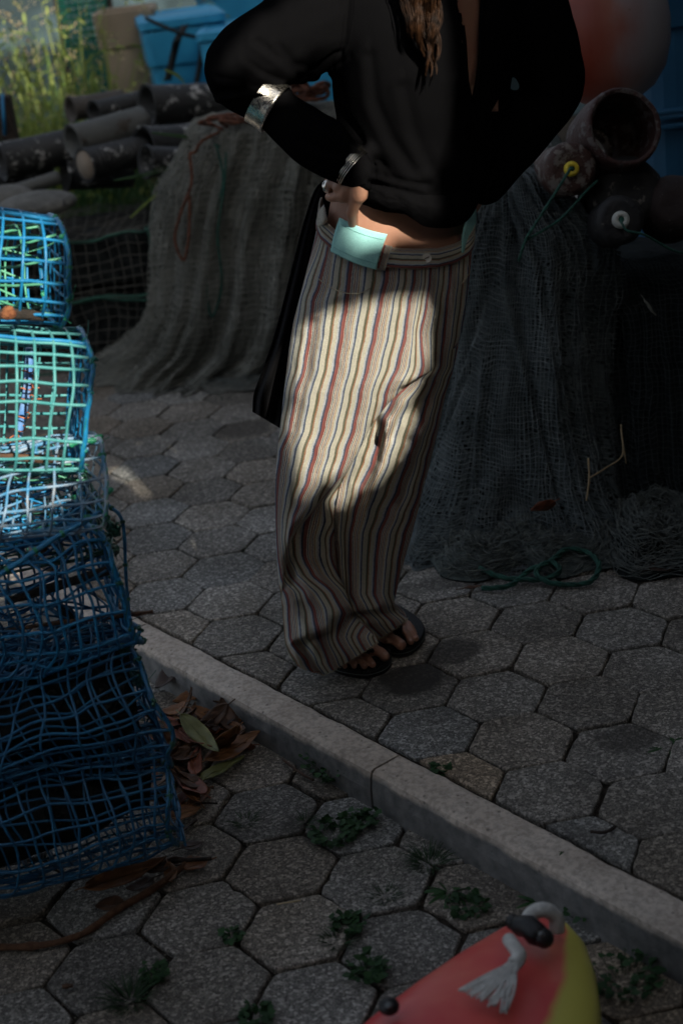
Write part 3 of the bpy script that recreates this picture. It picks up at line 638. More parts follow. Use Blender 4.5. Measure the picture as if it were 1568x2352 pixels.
s1 = [sandal([(757, 1538), (780, 1552), (835, 1561), (872, 1554), (894, 1540), (900, 1522), (893, 1503), (870, 1480), (820, 1445), (770, 1438), (738, 1462), (735, 1505)])]
s2 = [sandal([(868, 1492), (888, 1507), (918, 1512), (948, 1504), (969, 1484), (977, 1462), (966, 1440), (940, 1420), (890, 1396), (855, 1402), (840, 1430), (848, 1465)])]
for s, pts in ((s1[0], [((866, 1497, .03), (843, 1490, .06), (800, 1462, .08)), ((850, 1500, .03), (835, 1494, .06), (780, 1490, .07))]), (s2[0], [((912, 1462, .03), (905, 1447, .055), (880, 1425, .08)), ((912, 1462, .03), (918, 1445, .055), (915, 1415, .07))])):
    b = MB()
    for tri in pts: b.tube(spline([gr(*t) for t in tri], 5), .006, 6)
    b.build('strap', M_sole, s)
# ------------------------------------------------------------------ shirt
M_blk = mat('black_crepe', (.0042, .0042, .0047), .9, 0, 0); q = NT(M_blk)
q.bump(q.math('ADD', q.noise(q.co(), 900, 2), q.math('MULTIPLY', q.noise(q.co('Object', (1, 1, .35)), 22, 4, .6, .4), 2.2)), .4, .006)
pass
S = MB()
# hem and torso
closed_loft(S, [(735, -75, 1215, -85, YP-.06, .07, .09, 0), (735, -20, 1235, -30, YP-.06, .125, .12, 0), (748, 60, 1200, 60, YP-.06, .15, .13, 0), (758, 150, 1178, 150, YP-.055, .155, .13, 0), (766, 230, 1166, 230, YP-.045, .15, .13, 0), (780, 300, 1155, 300, YP-.035, .14, .13, 0), (800, 350, 1138, 350, YP-.03, .135, .13, 0), (815, 390, 1122, 395, YP-.025, .135, .13, 0),
    (818, 425, 1110, 425, YP-.02, .134, .13, .005), (812, 442, 1102, 440, YP-.02, .13, .12, .012)], 60, 64, 2.2)
# soft blouson roll above the hem
P = loft([(806, 400, 1112, 400, YP-.02, .135, .12, .010), (800, 425, 1108, 425, YP-.02, .146, .12, .018), (806, 446, 1101, 440, YP-.02, .136, .12, .024)], 20, 64, 2.2); S.grid(P, True); o = len(S.v); 
S.f.append(tuple(o-64+k for k in range(64))[::-1]); S.f.append(tuple(o-20*64+k for k in range(64)))
# left sleeve in the picture
def px(r): return r*.00106
def sl(pts):
    sp = spline([(*at(a, b_, Y), px(r)) for a, b_, Y, r in pts], 5); 
    for i in range(len(sp)-1): capsule(S, sp[i][:3], sp[i+1][:3], sp[i][3], sp[i+1][3], 14)
sl([(830, -10, YP-.06, 70), (760, 40, YP-.07, 82), (690, 78, YP-.09, 84), (620, 112, YP-.10, 80), (568, 138, YP-.11, 74), (545, 160, YP-.12, 64), (560, 195, YP-.125, 54), (595, 225, YP-.13, 46)])
sl([(590, 225, YP-.13, 46), (625, 247, YP-.135, 44), (665, 280, YP-.145, 50), (715, 318, YP-.155, 56), (765, 352, YP-.16, 50), (800, 380, YP-.162, 40)])
sl([(712, 60, YP-.08, 88), (660, 95, YP-.09, 84), (640, 120, YP-.10, 66)])
sl([(790, 372, YP-.162, 40), (812, 385, YP-.165, 34)])
sl([(810, 388, YP-.165, 33), (822, 396, YP-.165, 34), (826, 404, YP-.165, 33)])
sl([(838, 355, YP-.15, 22), (846, 380, YP-.155, 17)])
# right sleeve
sl([(1130, -20, YP-.05, 80), (1200, 20, YP-.05, 84), (1232, 80, YP-.04, 78), (1255, 140, YP-.03, 72), (1272, 185, YP-.025, 64), (1258, 225, YP-.02, 60), (1222, 275, YP-.02, 58), (1185, 325, YP-.01, 56), (1150, 375, YP-.0, 48), (1124, 420, YP+.0, 40), (1112, 436, YP+.0, 32)])
sl([(1135, 250, YP-.02, 55), (1130, 320, YP-.02, 52), (1110, 380, YP-.01, 38)])
FOLDS_S = [([(500, 215), (560, 205), (640, 210), (700, 180), (780, 120)], 7, .010), ([(500, 180), (560, 190), (610, 205)], 6, .007), ([(590, 95), (640, 130), (690, 175)], 9, .007), ([(640, 105), (680, 150), (740, 165), (800, 130)], 9, .006), ([(565, 140), (600, 165), (645, 185)], 7, .006),
    ([(700, 270), (745, 300), (780, 330), (790, 360)], 8, .006), ([(690, 320), (735, 345), (775, 355)], 8, .005), ([(770, 300), (810, 330), (835, 350)], 6, .006), ([(770, 180), (785, 260), (830, 330), (880, 385)], 11, .008), ([(850, 130), (860, 230), (900, 320), (950, 390)], 14, .007), ([(930, 200), (950, 300), (985, 380)], 14, .006),
    ([(850, 420), (900, 432), (960, 450), (1000, 470)], 7, .008), ([(858, 395), (910, 412), (980, 425)], 7, .006), ([(850, 450), (900, 462), (940, 475)], 6, .005), ([(1080, 300), (1100, 360), (1090, 420)], 10, .008), ([(800, -10), (790, 90), (780, 150)], 5, .006), ([(1060, 200), (1050, 300), (1020, 400)], 14, .007)]
def shirt_post(co, no):
    X, Y = proj(co); f = (no[:, 1] < .2)
    d = np.zeros(len(co))
    for pts, w, a in FOLDS_S:
        s = poly_dist(pts, X, Y); d += a*np.exp(-(s/w)**2)-a*.7*np.exp(-((s-w*1.7)/w)**2)
    nz = np.array([fbm(c[0]*7, c[1]*7, c[2]*5, 3) for c in co])
    return co+(no*(-d*np.where(f, 1, 0)*.8+nz*.004)[:, None])
shirt = remesh(S, 'shirt', M_blk, person, .0058, 10, shirt_post)
tag(shirt, 'loose black long sleeved shirt with full sleeves')
# cut hem: the lower edge of the shirt swings down to the right over the belly
hemline = [(560, 505), (800, 470), (835, 466), (880, 480), (920, 486), (945, 500), (972, 519), (1000, 524), (1040, 520), (1075, 503), (1098, 470), (1112, 452), (1300, 448)]
# a hanging flap of the shirt front down to that line (cloth, one surface with its lip)
flap = MB(); n = 90; top = [(812, 425), (850, 432), (900, 440), (960, 448), (1020, 448), (1070, 438), (1108, 420)]; bot = [(826, 462), (850, 470), (885, 482), (925, 488), (950, 503), (980, 520), (1035, 521), (1075, 502), (1103, 452)]
ts, bs_ = spline(top, 20), spline(bot, 20); P = np.zeros((24, n, 3)); cxx = 960.
for j in range(n):
    a, c = ts[int(j*(len(ts)-1)/(n-1))], bs_[int(j*(len(bs_)-1)/(n-1))]
    for i in range(24):
        t = i/23; xy = a*(1-t)+c*t; e = (xy[0]-cxx)/152.; dep = .148*math.sqrt(max(.0, 1-min(1, abs(e))**2.4))
        bulge = .010*math.sin(math.pi*t)+.005*math.sin(j*.5+t*3)*t*0+.004*fbm(j/12, t*2, 1)
        P[i, j] = at(xy[0], xy[1], YP-.018-dep-bulge-.004+.014*t)
flap.grid(P); fl = flap.build('shirt_hem', M_blk, shirt, solid=.004)
# neckline: remove the shirt over the narrow V opening
V = [(1040, -90), (1112, -90), (1102, 60), (1098, 150), (1087, 236), (1071, 180), (1060, 60)]
me = shirt.data; bm = bmesh.new(); bm.from_mesh(me); dl = []
cs = np.array([f.calc_center_median() for f in bm.faces]); X, Y = proj(cs); ip = inpoly(V, X, Y)
bm.faces.ensure_lookup_table()
for k in np.nonzero(ip)[0]:
    if bm.faces[k].normal.y < .1: dl.append(bm.faces[k])
bmesh.ops.delete(bm, geom=dl, context='FACES'); bm.to_mesh(me); bm.free()
nb = MB(); nb.tube([hs_ for hs_ in [np.array(BVHTree.FromPolygons([v.co for v in me.vertices], [tuple(p.vertices) for p in me.polygons]).find_nearest(Vector(at(x, y, YP-.19)))[0]) for x, y in spline(V[1:], 4)]], .004, 6); nb.build('neckline', M_blk, shirt)
bs2 = BVHTree.FromPolygons([v.co for v in me.vertices], [tuple(p.vertices) for p in me.polygons])
seamline([(815, -20), (812, 40), (800, 100), (782, 142), (760, 160)], .0016, .0006, 'sleeve_seam', M_blk, bs2, shirt)
seamline([(770, 400), (785, 418), (808, 428), (838, 420)], .0022, .0004, 'cuff_seam', M_blk, bs2, shirt)
# chest skin under the opening is the body; lift it close to the shirt
b = MB(); P = [[at(1025+i*0+12*j, -90+i*17.5, YP-.185+.0000*i+.0006*(j-5)**2) for j in range(11)] for i in range(21)]
for i in range(21):
    for j in range(11): P[i][j] = P[i][j]+np.array([0, .03, 0])
b.grid(P); b.build('chest', M_skin, body, solid=.01)
# black panel hanging behind the hip
edge_l = [(742, 415), (722, 440), (700, 505), (680, 580), (655, 680), (628, 780), (600, 860), (584, 905), (581, 945)]; edge_r = [(790, 430), (780, 460), (765, 520), (760, 600), (745, 700), (735, 800), (720, 880), (705, 940), (690, 1010)]
el, er = spline(edge_l, 8), spline(edge_r, 8); n = len(el); P = np.zeros((n, 40, 3))
for i in range(n):
    t = i/(n-1)
    for j in range(40):
        s = j/39; xy = el[i]*(1-s)+er[i]*s; P[i, j] = at(xy[0], xy[1], YP+.03+.09*t*.8+.018*t*math.sin(s*17+t*2)+.012*t*math.sin(s*31)); 
b = MB(); b.grid(P); M_sheer = mat('sheer_black', (.006, .006, .007), .8, 0, .1); tl = b.build('hanging_panel', M_sheer, person, solid=.0025); tag(tl, 'long thin black cloth panel hanging behind the hip')
b = MB(); b.tube([P[i, 0] for i in range(n)]+[P[-1, j] for j in range(40)], .0014, 5); b.build('panel_edge', M_sheer, tl)
# ------------------------------------------------------------------ jewellery
M_sil = mat('silver', (.80, .76, .68), .22, 1); q = NT(M_sil); q.bump(q.math('ADD', q.noise(q.co(), 30, 3), q.math('MULTIPLY', q.noise(q.co('Object', (1, 3, 1)), 400, 2), .1)), .15, .003)
M_ring = mat('silver_wire', (.72, .69, .62), .22, 1)
q.l(q.ramp(q.noise(q.co('Object', (1, 4, 1)), 160, 4), [(.3, (.12, .12, .12)), (.7, (.42, .42, .42))]), q.b.inputs['Roughness'])
def band(name, p0, p1, r0, r1, m, n=40, tk=.0016, parent=person, rib=0, sq=1.0):
    p0, p1 = Vector(p0), Vector(p1); ax = (p1-p0); L = ax.length; M = Matrix.Translation(p0) @ ax.to_track_quat('Z', 'Y').to_matrix().to_4x4()
    b = MB(); pr = []
    for i in range(9):
        t = i/8; pr.append((r0*(1-t)+r1*t+.0006*math.cos(t*6.28), t*L))
    pr2 = [(r+tk, h) for r, h in pr]; pr = pr2+[(r, h) for r, h in pr[::-1]]+[pr2[0]]; b.lathe(pr, M, n)
    return b.build(name, m, parent)
band('arm_cuff', at(596, 226, YP-.128), at(634, 252, YP-.138), px(49), px(49.5), M_sil)
axw = (Vector(at(826, 398, YP-.165))-Vector(at(770, 355, YP-.16))).normalized(); axw = (axw+Vector((0, -.25, -.05))).normalized()
for k in range(6):
    c = Vector(at(795, 372, YP-.163))+axw*(k*.0036+.003)+Vector((rng.normal(0, .0006), 0, rng.normal(0, .0006))); M = Matrix.Translation(c) @ (axw+Vector(rng.normal(0, .012, 3))).to_track_quat('Z', 'Y').to_matrix().to_4x4()
    b = MB(); b.tube([M @ Vector((px(41.5)*math.cos(a), px(40)*math.sin(a), 0)) for a in np.linspace(0, 2*math.pi, 64, endpoint=False)], .00115, 6, closed=True); b.build('bangle', M_ring, person)
r = band('ring', at(757, 428, Y0+.044), at(750, 429, Y0+.050), .0115, .0115, M_ring, 24, .0012)
for k in range(7):
    b = MB(); a = k/7*math.pi*2; b.ball(Vector(at(753, 414+k*5, Y0+.036)), .0016, 6); b.build('gem', M_ring, r)
# ------------------------------------------------------------------ hair
M_hair = mat('brown_hair', (.030, .015, .008), .55, 0, .18); q = NT(M_hair); q.base(q.ramp(q.noise(q.co(), 60, 3), [(.35, (.007, .0032, .0016)), (.7, (.055, .024, .010))]))
b = MB(); HC = hc
LK = [(rng.uniform(-1, 1), rng.uniform(0, 6.28), rng.uniform(5, 10), rng.uniform(70, 172) if q_ > 3 else rng.uniform(135, 172)) for q_ in range(13)]
for k in range(520):
    c_, ph, am, ln = LK[rng.integers(0, 13)]; ty = ln*rng.uniform(.82, 1.04); sp_ = rng.normal(0, .16); pts = [HC+np.array([rng.uniform(-.07, .05), rng.uniform(-.06, .03), rng.uniform(.0, .09)])]
    def hx(yy): w_ = 44-30*max(0, min(1, (yy-20)/145)); return 968+22*max(0, min(1, yy/160))+(c_+sp_*(1-.5*max(0, yy)/170))*w_+am*math.sin(yy/24+ph)*min(1, max(0, (yy+60)/90))
    dy = c_*.01+.02*abs(sp_)+rng.normal(0, .004)
    for yy in list(range(-150, int(ty), 14))+[ty]: pts.append(at(hx(yy)+rng.normal(0, .5), yy, YP-.245+.012*math.cos(yy/24+ph)+dy+(.03 if yy < -60 else 0)))
    sp = spline(pts, 2); m_ = len(sp); b.tube(sp, [.00085*(1-.7*(i/m_)**3) for i in range(m_)], 3, cap=False)
for k in range(900):     # scalp cover
    a = rng.uniform(0, 2*math.pi); v = Vector((math.cos(a), math.sin(a), 0)); top = Vector(HC)+Vector((0, .01, .108)); pts = [top]
    if abs(math.atan2(v.x, -v.y)) < .75: continue
    for t in (.3, .6, .9, 1.3, 1.8): r_ = math.sin(min(t, 1.57)); pts.append(Vector(HC)+Vector((v.x*.082*r_, v.y*.098*r_, .112*math.cos(t) if t < 1.57 else -.16*(t-1.2))))
    b.tube(pts, .0016, 3, cap=False)
b.build('hair', M_hair, person)
# ------------------------------------------------------------------ traps of plastic mesh
def plastic(name, c, c2, rough=.32):
    m = mat(name, c, rough, 0, .5); q = NT(m); q.base(q.ramp(q.noise(q.co(), 30, 5), [(.38, c), (.68, c2)])); q.bump(q.noise(q.co(), 300, 3), .25, .0015)
    q.l(q.ramp(q.noise(q.co(), 80, 3), [(.3, (.25, .25, .25)), (.7, (.6, .6, .6))]), q.b.inputs['Roughness']); return m
M_blue = plastic('blue_mesh', (.006, .15, .33), (.012, .21, .43)); M_teal = plastic('teal_mesh', (.05, .25, .26), (.10, .33, .32)); M_dust = plastic('weathered_blue_mesh', (.05, .22, .40), (.30, .33, .36), .6)
M_navy = plastic('deep_blue_mesh', (.007, .09, .20), (.012, .135, .27)); M_grn = plastic('green_twine', (.01, .16, .08), (.03, .28, .15), .6); M_dgrn = plastic('dark_green_twine', (.008, .06, .04), (.02, .12, .08), .7)
M_org = plastic('orange_twine', (.35, .09, .03), (.5, .17, .07), .7); M_pgrn = plastic('pale_green_mesh', (.06, .28, .16), (.12, .38, .24)); M_stick = noisy('bark', (.035, .018, .010), (.12, .06, .03), 40, .85, .9, .006)
M_dstick = noisy('dark_bark', (.012, .009, .007), (.04, .028, .02), 40, .9, .9, .006)
def net_mat(name, a, b_, cu, cv, w=.22, dist=.6, fill=.1):
    m = mat(name, a, .95, 0, .1); q = NT(m); uv = q.co('UV'); wob = q.n('ShaderNodeTexNoise'); wob.inputs['Scale'].default_value = 14; wob.inputs['Detail'].default_value = 3; q.l(uv, wob.inputs['Vector'])
    mx = q.n('ShaderNodeVectorMath', operation='MULTIPLY_ADD'); q.l(wob.outputs['Color'], mx.inputs[0]); mx.inputs[1].default_value = (dist*.05, dist*.05, 0); q.l(uv, mx.inputs[2])
    s = q.n('ShaderNodeSeparateXYZ'); q.l(mx.outputs[0], s.inputs[0])
    wn_ = q.noise(uv, 60, 2)
    def line(o, f): return q.math('PINGPONG', q.math('MULTIPLY', o, f), .5)
    d = q.math('MINIMUM', line(s.outputs[0], cu), line(s.outputs[1], cv)); th_ = q.math('MULTIPLY_ADD', wn_, .12, w-.06)
    on = q.math('MAXIMUM', q.math('LESS_THAN', d, th_), q.math('LESS_THAN', q.noise(uv, 5, 4), fill+.28))
    q.l(on, q.b.inputs['Alpha']); q.base(q.ramp(q.noise(q.co(), 5, 5), [(.3, a), (.7, b_)])); m.use_transparent_shadow = True
    q.bump(q.noise(uv, 120, 4), .6, .004); return m
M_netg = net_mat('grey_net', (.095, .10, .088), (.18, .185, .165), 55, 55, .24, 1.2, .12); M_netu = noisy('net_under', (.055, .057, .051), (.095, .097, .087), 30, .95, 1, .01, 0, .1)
M_netb = net_mat('blue_grey_net', (.055, .068, .070), (.10, .12, .12), 78, 78, .17, 1.3, .06); M_netd = noisy('dark_net_and_void', (.010, .012, .012), (.028, .032, .032), 25, .95, 1, .01, 0, .1)
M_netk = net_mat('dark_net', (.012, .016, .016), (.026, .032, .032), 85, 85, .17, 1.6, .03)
class Trap:
    """a bent-mesh trap: right end and left end each given by top and bottom frame points"""
    def __init__(s, rt, rb, lt, lb, Y, Yl, dep, ex=2.6, warp=.012, seed=0, shy=-.3, lean=0.):
        s.Rt, s.Rb = at(*rt, Y), at(*rb, Y); s.Lt, s.Lb = at(*lt, Yl), at(*lb, Yl); s.dep = dep; s.ex = ex; s.warp = warp; s.seed = seed; s.V = np.array([shy, 1, 0.])/math.hypot(1, shy); s.lean = lean
    def p(s, u, ph, k=1.):
        """u 0 right end .. 1 left end; ph angle, 0 top, pi/2 front, pi bottom"""
        T = s.Rt*(1-u)+s.Lt*u; B_ = s.Rb*(1-u)+s.Lb*u; C = (T+B_)/2; U = (T-B_)/2; c, n_ = math.cos(ph), math.sin(ph); e = 2/s.ex
        c = math.copysign(abs(c)**e, c)*k; n_ = math.copysign(abs(n_)**e, n_)*k
        q_ = C+U*c-s.V*s.dep*n_+s.V*s.lean*c
        w = s.warp; f = (q_*6.5+s.seed)
        return q_+np.array([fbm(f[0], f[1], f[2], 2), fbm(f[0]+9, f[1], f[2], 2), fbm(f[0], f[1]+9, f[2], 2)])*w
def make_trap(T, label, m, mesh_r, nu, nph, m_end=None, lace=M_grn, L=1., twist=0., inner=None, ends=True, group='stacked mesh traps', nend=7, filled=False):
    root = thing('fish_trap', tuple(T.p(.25, math.pi)), label, 'trap', group)
    b = MB()
    for i in range(nu+1):
        u = i/nu*L; b.tube([T.p(u+twist*math.sin(a)*min(1, 3*u), a) for a in np.linspace(0, 2*math.pi, 72, endpoint=False)], mesh_r, 5, closed=True)
    for j in range(nph):
        a = 2*math.pi*j/nph; b.tube([T.p(t*L, a) for t in np.linspace(0, 1, 40)], mesh_r*1.08, 5)
    # welded nodes
    for i in range(nu+1):
        for j in range(nph):
            a = 2*math.pi*j/nph; u = i/nu*L
            if a < 3.6 or a > 5.6: b.ball(T.p(u+twist*math.sin(a)*min(1, 3*u), a), mesh_r*1.35, 3)
    b.build('mesh', m, root)
    if ends:
        e = MB()
        for k in range(1, nend):      # end panel grid
            f = -1+2*k/nend; s_ = math.sqrt(max(0, 1-abs(f)**T.ex)) if T.ex < 2.3 else (1-abs(f)**T.ex)**(1/T.ex)
            c = (T.Rt+T.Rb)/2; U = (T.Rt-T.Rb)/2
            def q2(a_, b_): return c+U*a_-T.V*T.dep*b_+T.V*T.lean*a_+np.array([fbm(a_*3+T.seed, b_*3, 1), fbm(a_*3, b_*3, 5), 0])*.008
            e.tube([q2(f, g*s_) for g in np.linspace(-1, 1, 12)], mesh_r*.9, 5); e.tube([q2(g*s_, f) for g in np.linspace(-1, 1, 12)], mesh_r*.9, 5)
        e.build('end_panel', m_end or m, root)
    h = MB(); ring = [T.p(0, a)+rng.normal(0, .0008, 3) for a in np.linspace(0, 2*math.pi, 60, endpoint=False)]; h.tube(ring, mesh_r*1.7, 7, closed=True)
    h.tube([T.p(t*L, math.pi*.06) for t in np.linspace(0, 1, 30)], mesh_r*1.5, 6); h.build('hoop', m_end or m, root)
    if lace:
        t = MB(); pts = []
        for a in np.linspace(0, 2*math.pi, 340):
            c = T.p(0, a); pts.append(c+(mesh_r*2.3)*np.array([math.sin(a*34)*.6, math.cos(a*34)*.8, math.sin(a*34)*.8])+rng.normal(0, .0007, 3))
        t.tube(pts, .0011, 4); 
        for a in np.linspace(0, 2*math.pi, 11, endpoint=False):   # knots
            c = Vector(T.p(0, a+.1))
            for k in range(5): t.ball(c+Vector(rng.normal(0, .003, 3)), rng.uniform(.0025, .0055), 4)
            if rng.random() < .7: d = rng.normal(0, .02, 3); t.tube(spline([c, c+Vector(d*.5)+Vector((0, 0, -.004)), c+Vector(d)], 4), .0008, 4)
        t.build('lacing', lace, root)
    if filled:
        f = MB()
        for i in range(nu+3): u = .02+.94*i/(nu+2); f.tube([T.p(u+.03*math.sin(a*2), a, .86) for a in np.linspace(0, 2*math.pi, 50, endpoint=False)], mesh_r*.9, 4, closed=True)
        for j in range(nph): a = 2*math.pi*(j+.4)/nph; f.tube([T.p(t, a+.15*math.sin(t*7), .86) for t in np.linspace(.02, .97, 30)], mesh_r*.9, 4)
        f.build('inner_mesh', m, root)
        f = MB(); f.grid([[T.p(u, a, .62*(1-.25*max(0, .25-u)/.25)*(1+.10*fbm(math.cos(a)*2+T.seed, math.sin(a)*2, u*6, 3))) for a in np.linspace(0, 2*math.pi, 40, endpoint=False)] for u in np.linspace(.05, .95, 30)], True); f.f.append(tuple(range(40))[::-1]); f.build('shade_core', M_netd, root)  # dark solid added to give the black shaded void inside the trap
    if inner:
        f = MB(); im, k0 = inner; ax = []
        for i in range(6):
            u = .08+.09*i; kk = k0*(1-.11*i); f.tube([T.p(u, a, kk) for a in np.linspace(0, 2*math.pi, 40, endpoint=False)], mesh_r*.85, 5, closed=True)
        for j in range(12):
            a = 2*math.pi*j/12; f.tube([T.p(.02+.09*i, a+.12*i, k0*(1-.11*(i-.6))) for i in range(7)], mesh_r*.85, 5)
        f.build('funnel', im, root)
    return root
T1 = Trap((128, 500), (128, 742), (-420, 440), (-420, 720), 2.80, 2.86, .125, 2.1, .010, 1, -.35)
t1 = make_trap(T1, 'small blue barrel trap at the top of the stack, green twine on its rim', M_blue, .0028, 13, 16, lace=M_grn, twist=.07, inner=(M_pgrn, .82), nend=6)
T2 = Trap((193, 772), (168, 1062), (-430, 735), (-440, 1075), 2.74, 2.80, .150, 3.0, .008, 2, -.22)
t2 = make_trap(T2, 'teal green square-meshed trap, second from the top of the stack', M_teal, .0028, 16, 22, M_blue, lace=plastic('sea_green_twine', (.01, .14, .12), (.03, .24, .20), .6), nend=8)
T3 = Trap((222, 1018), (176, 1172), (-420, 1100), (-430, 1330), 2.70, 2.72, .155, 1.9, .02, 3, -.35, .03)
t3 = make_trap(T3, 'flattened trap of weathered grey-blue mesh squashed between the teal and the bright blue trap', M_dust, .0026, 15, 18, M_dust, lace=M_grn, twist=.1, nend=5)
T4 = Trap((208, 1168), (292, 1468), (-420, 1330), (-380, 1640), 2.72, 2.66, .175, 2.2, .034, 4, -.30, -.02)
t4 = make_trap(T4, 'bright blue trap with green knots and dead branches inside, above the dark ones', M_blue, .0030, 14, 20, M_blue, lace=M_dgrn, twist=-.12, nend=7, inner=(M_navy, .9))
T4b = Trap((190, 1118), (262, 1230), (-380, 1210), (-380, 1380), 2.86, 2.90, .20, 2.0, .02, 14, -.2)
t4b = make_trap(T4b, 'dark green mesh trap wedged behind the bright blue one', M_dgrn, .0022, 14, 18, M_dgrn, lace=M_dgrn, nend=5)
T5 = Trap((296, 1452), (362, 1700), (-420, 1600), (-400, 1850), 2.70, 2.62, .185, 2.1, .032, 5, -.28)
t5 = make_trap(T5, 'crushed deep blue trap in the lower middle of the stack', M_navy, .0027, 16, 24, M_navy, lace=M_dgrn, twist=.15, nend=7, filled=True)
T6 = Trap((352, 1640), (408, 1880), (-440, 1800), (-420, 2110), 2.70, 2.56, .20, 2.4, .024, 6, -.2)
t6 = make_trap(T6, 'deep blue trap at the bottom of the stack on the pavers among dead leaves', M_navy, .0027, 16, 23, M_navy, lace=M_dgrn, twist=-.1, nend=7, filled=True)
# bait rope and crusts inside the traps
def rod(name, pts, r, m, parent=None, n=8, jit=.3, sides=8):
    b = MB(); sp = spline(pts, n); R = [r*(1+jit*fbm(i*.5, r*900, 2)) for i in range(len(sp))]; b.tube(sp, R, sides); return b.build(name, m, parent)
rod('wooden_bar', [at(-60, 1045, 2.66), at(60, 1052, 2.68), at(150, 1056, 2.70)], .0085, M_stick, t2); rod('wooden_bar', [at(-60, 775, 2.85), at(70, 778, 2.85), at(190, 772, 2.84)], .008, M_dstick, t2)
rod('blue_tube', [at(70, 800, 2.86), at(62, 900, 2.86), at(40, 1010, 2.86)], .0085, plastic('pale_blue_plastic', (.10, .25, .55), (.25, .40, .65)), t2, jit=.05)
for k, (x, y) in enumerate([(66, 850), (68, 870), (62, 890), (64, 915), (55, 955), (45, 985), (30, 1005), (22, 1020)]):
    b = MB(); c = Vector(at(x, y, 2.845)); b.tube([c+Vector((math.cos(a)*.012+.0015*a*0, math.sin(a)*.012, .003*math.sin(a*2))) for a in np.linspace(0, 2*math.pi, 14, endpoint=False)], .0014, 5, closed=True)
    d = Vector((rng.uniform(.005, .02), -.008, rng.uniform(-.015, .015))); b.tube([c+Vector((.010, -.008, 0)), c+Vector((.010, -.008, 0))+d], .0013, 4); b.build('orange_tie', M_org, t2)
rod('wooden_bar', [at(-50, 722, 2.72), at(40, 722, 2.72), at(100, 726, 2.74)], .010, M_dstick, t1)
rod('branch', [at(-40, 1300, 2.72), at(80, 1410, 2.76), at(190, 1490, 2.70), at(240, 1540, 2.68), at(322, 1550, 2.66)][:4]+[at(322, 1782*.0+1550, 2.66)], .0001, M_dstick, t4) if 0 else None
rod('branch', [at(130, 1380, 2.80), at(200, 1480, 2.76), at(262, 1560, 2.72), at(322, 1785-15*0, 2.7)][:3], .014, M_dstick, t4, jit=.6)
rod('branch', [at(-60, 1462, 2.66), at(120, 1432, 2.64), at(250, 1418, 2.62), at(352, 1405, 2.62)][:4], .0045, M_stick, t4, jit=.4)
rod('branch', [at(20, 1380, 2.74), at(150, 1340, 2.72), at(262, 1306, 2.70)], .010, M_dstick, t4, jit=.5)
M_cr = (noisy('rusty_crust', (.12, .03, .01), (.35, .14, .05), 80, .8, 1, .006))
for par_, LL in ((t1, ((20, 722, .015), (20, 712, .011))), (t4, ((98, 1262, .010), (112, 1250, .008), (90, 1275, .007)))):
    lump = MB()
    for (x, y, r) in LL: lump.ball(at(x, y, 2.67), (r, r*.8, r*.7), 6)
    lump.build('crust', M_cr, par_)
def twist_bar(parent, pts, r, m, lace):
    rod('edge_bar', pts, r, m, parent, jit=.12); sp = spline(pts, 12)
    for i in range(3, len(sp)-2, 9):
        c = Vector(sp[i]); t = (Vector(sp[i+1])-c).normalized(); M = Matrix.Translation(c) @ t.to_track_quat('Z', 'Y').to_matrix().to_4x4()
        b = MB(); b.tube([M @ Vector((math.cos(a)*(r+.001), math.sin(a)*(r+.001), .0011*a/6.28-.004)) for a in np.linspace(0, 6.28*5, 60)], .0011, 4)
        b.build('twine_wrap', lace, parent)
twist_bar(t4, [at(236, 1172, 2.60), at(205, 1192, 2.56), at(120, 1240, 2.53), at(40, 1295, 2.50), at(-60, 1360, 2.48)], .0050, M_blue, M_grn)
twist_bar(t3, [at(160, 1022, 2.66), at(190, 1014, 2.66), at(222, 1012, 2.66)], .0045, M_grn, M_grn)
twist_bar(t5, [at(250, 1160, 2.74), at(282, 1200, 2.72), at(290, 1330, 2.70), at(298, 1420, 2.68)], .0035, M_navy, M_dgrn)
# tangled offcuts of mesh between the traps
def tangle(parent, cx, cy, Y, w, h, n, m, name='loose_strands', r=.0022, xmax=190):
    b = MB()
    for k in range(n):
        x, y = cx+rng.uniform(-w, w), cy+rng.uniform(-h, h); pts = []; a = rng.uniform(-.5, .5)+(0 if rng.random() < .6 else 1.4)
        for i in range(6): x += math.cos(a)*w*.22; y += math.sin(a)*w*.22; y = min(max(y, cy-h*1.3), cy+h*1.3); a += rng.normal(0, .3); pts.append(at(min(x, xmax+rng.normal(0, 5)), y, Y+rng.uniform(-.03, .03)))
        b.tube(spline(pts, 4), r, 4)
    b.build(name, m, parent)
tangle(t3, 30, 1180, 2.78, 110, 55, 60, M_blue, xmax=200); tangle(t5, 80, 1520, 2.70, 150, 50, 24, M_navy, xmax=285); tangle(t6, 100, 1740, 2.66, 180, 60, 16, M_navy, xmax=335); tangle(t4, 40, 1400, 2.78, 150, 90, 26, M_navy, xmax=250); tangle(t2, 90, 1085, 2.74, 150, 14, 26, M_pgrn, r=.0018)
for (x, y, Y, p, m) in ((262, 1215, 2.66, t4, M_dgrn), (292, 1490, 2.66, t4, M_dgrn), (318, 1560, 2.64, t5, plastic('tangled_cord', (.01, .09, .09), (.02, .16, .15), .7))):
    b = MB()
    for k in range(12): b.tube(spline([at(x+rng.normal(0, 9), y+rng.normal(0, 10), Y+rng.normal(0, .01)) for _ in range(4)], 5), .0024, 5)
    b.build('knot', m, p)
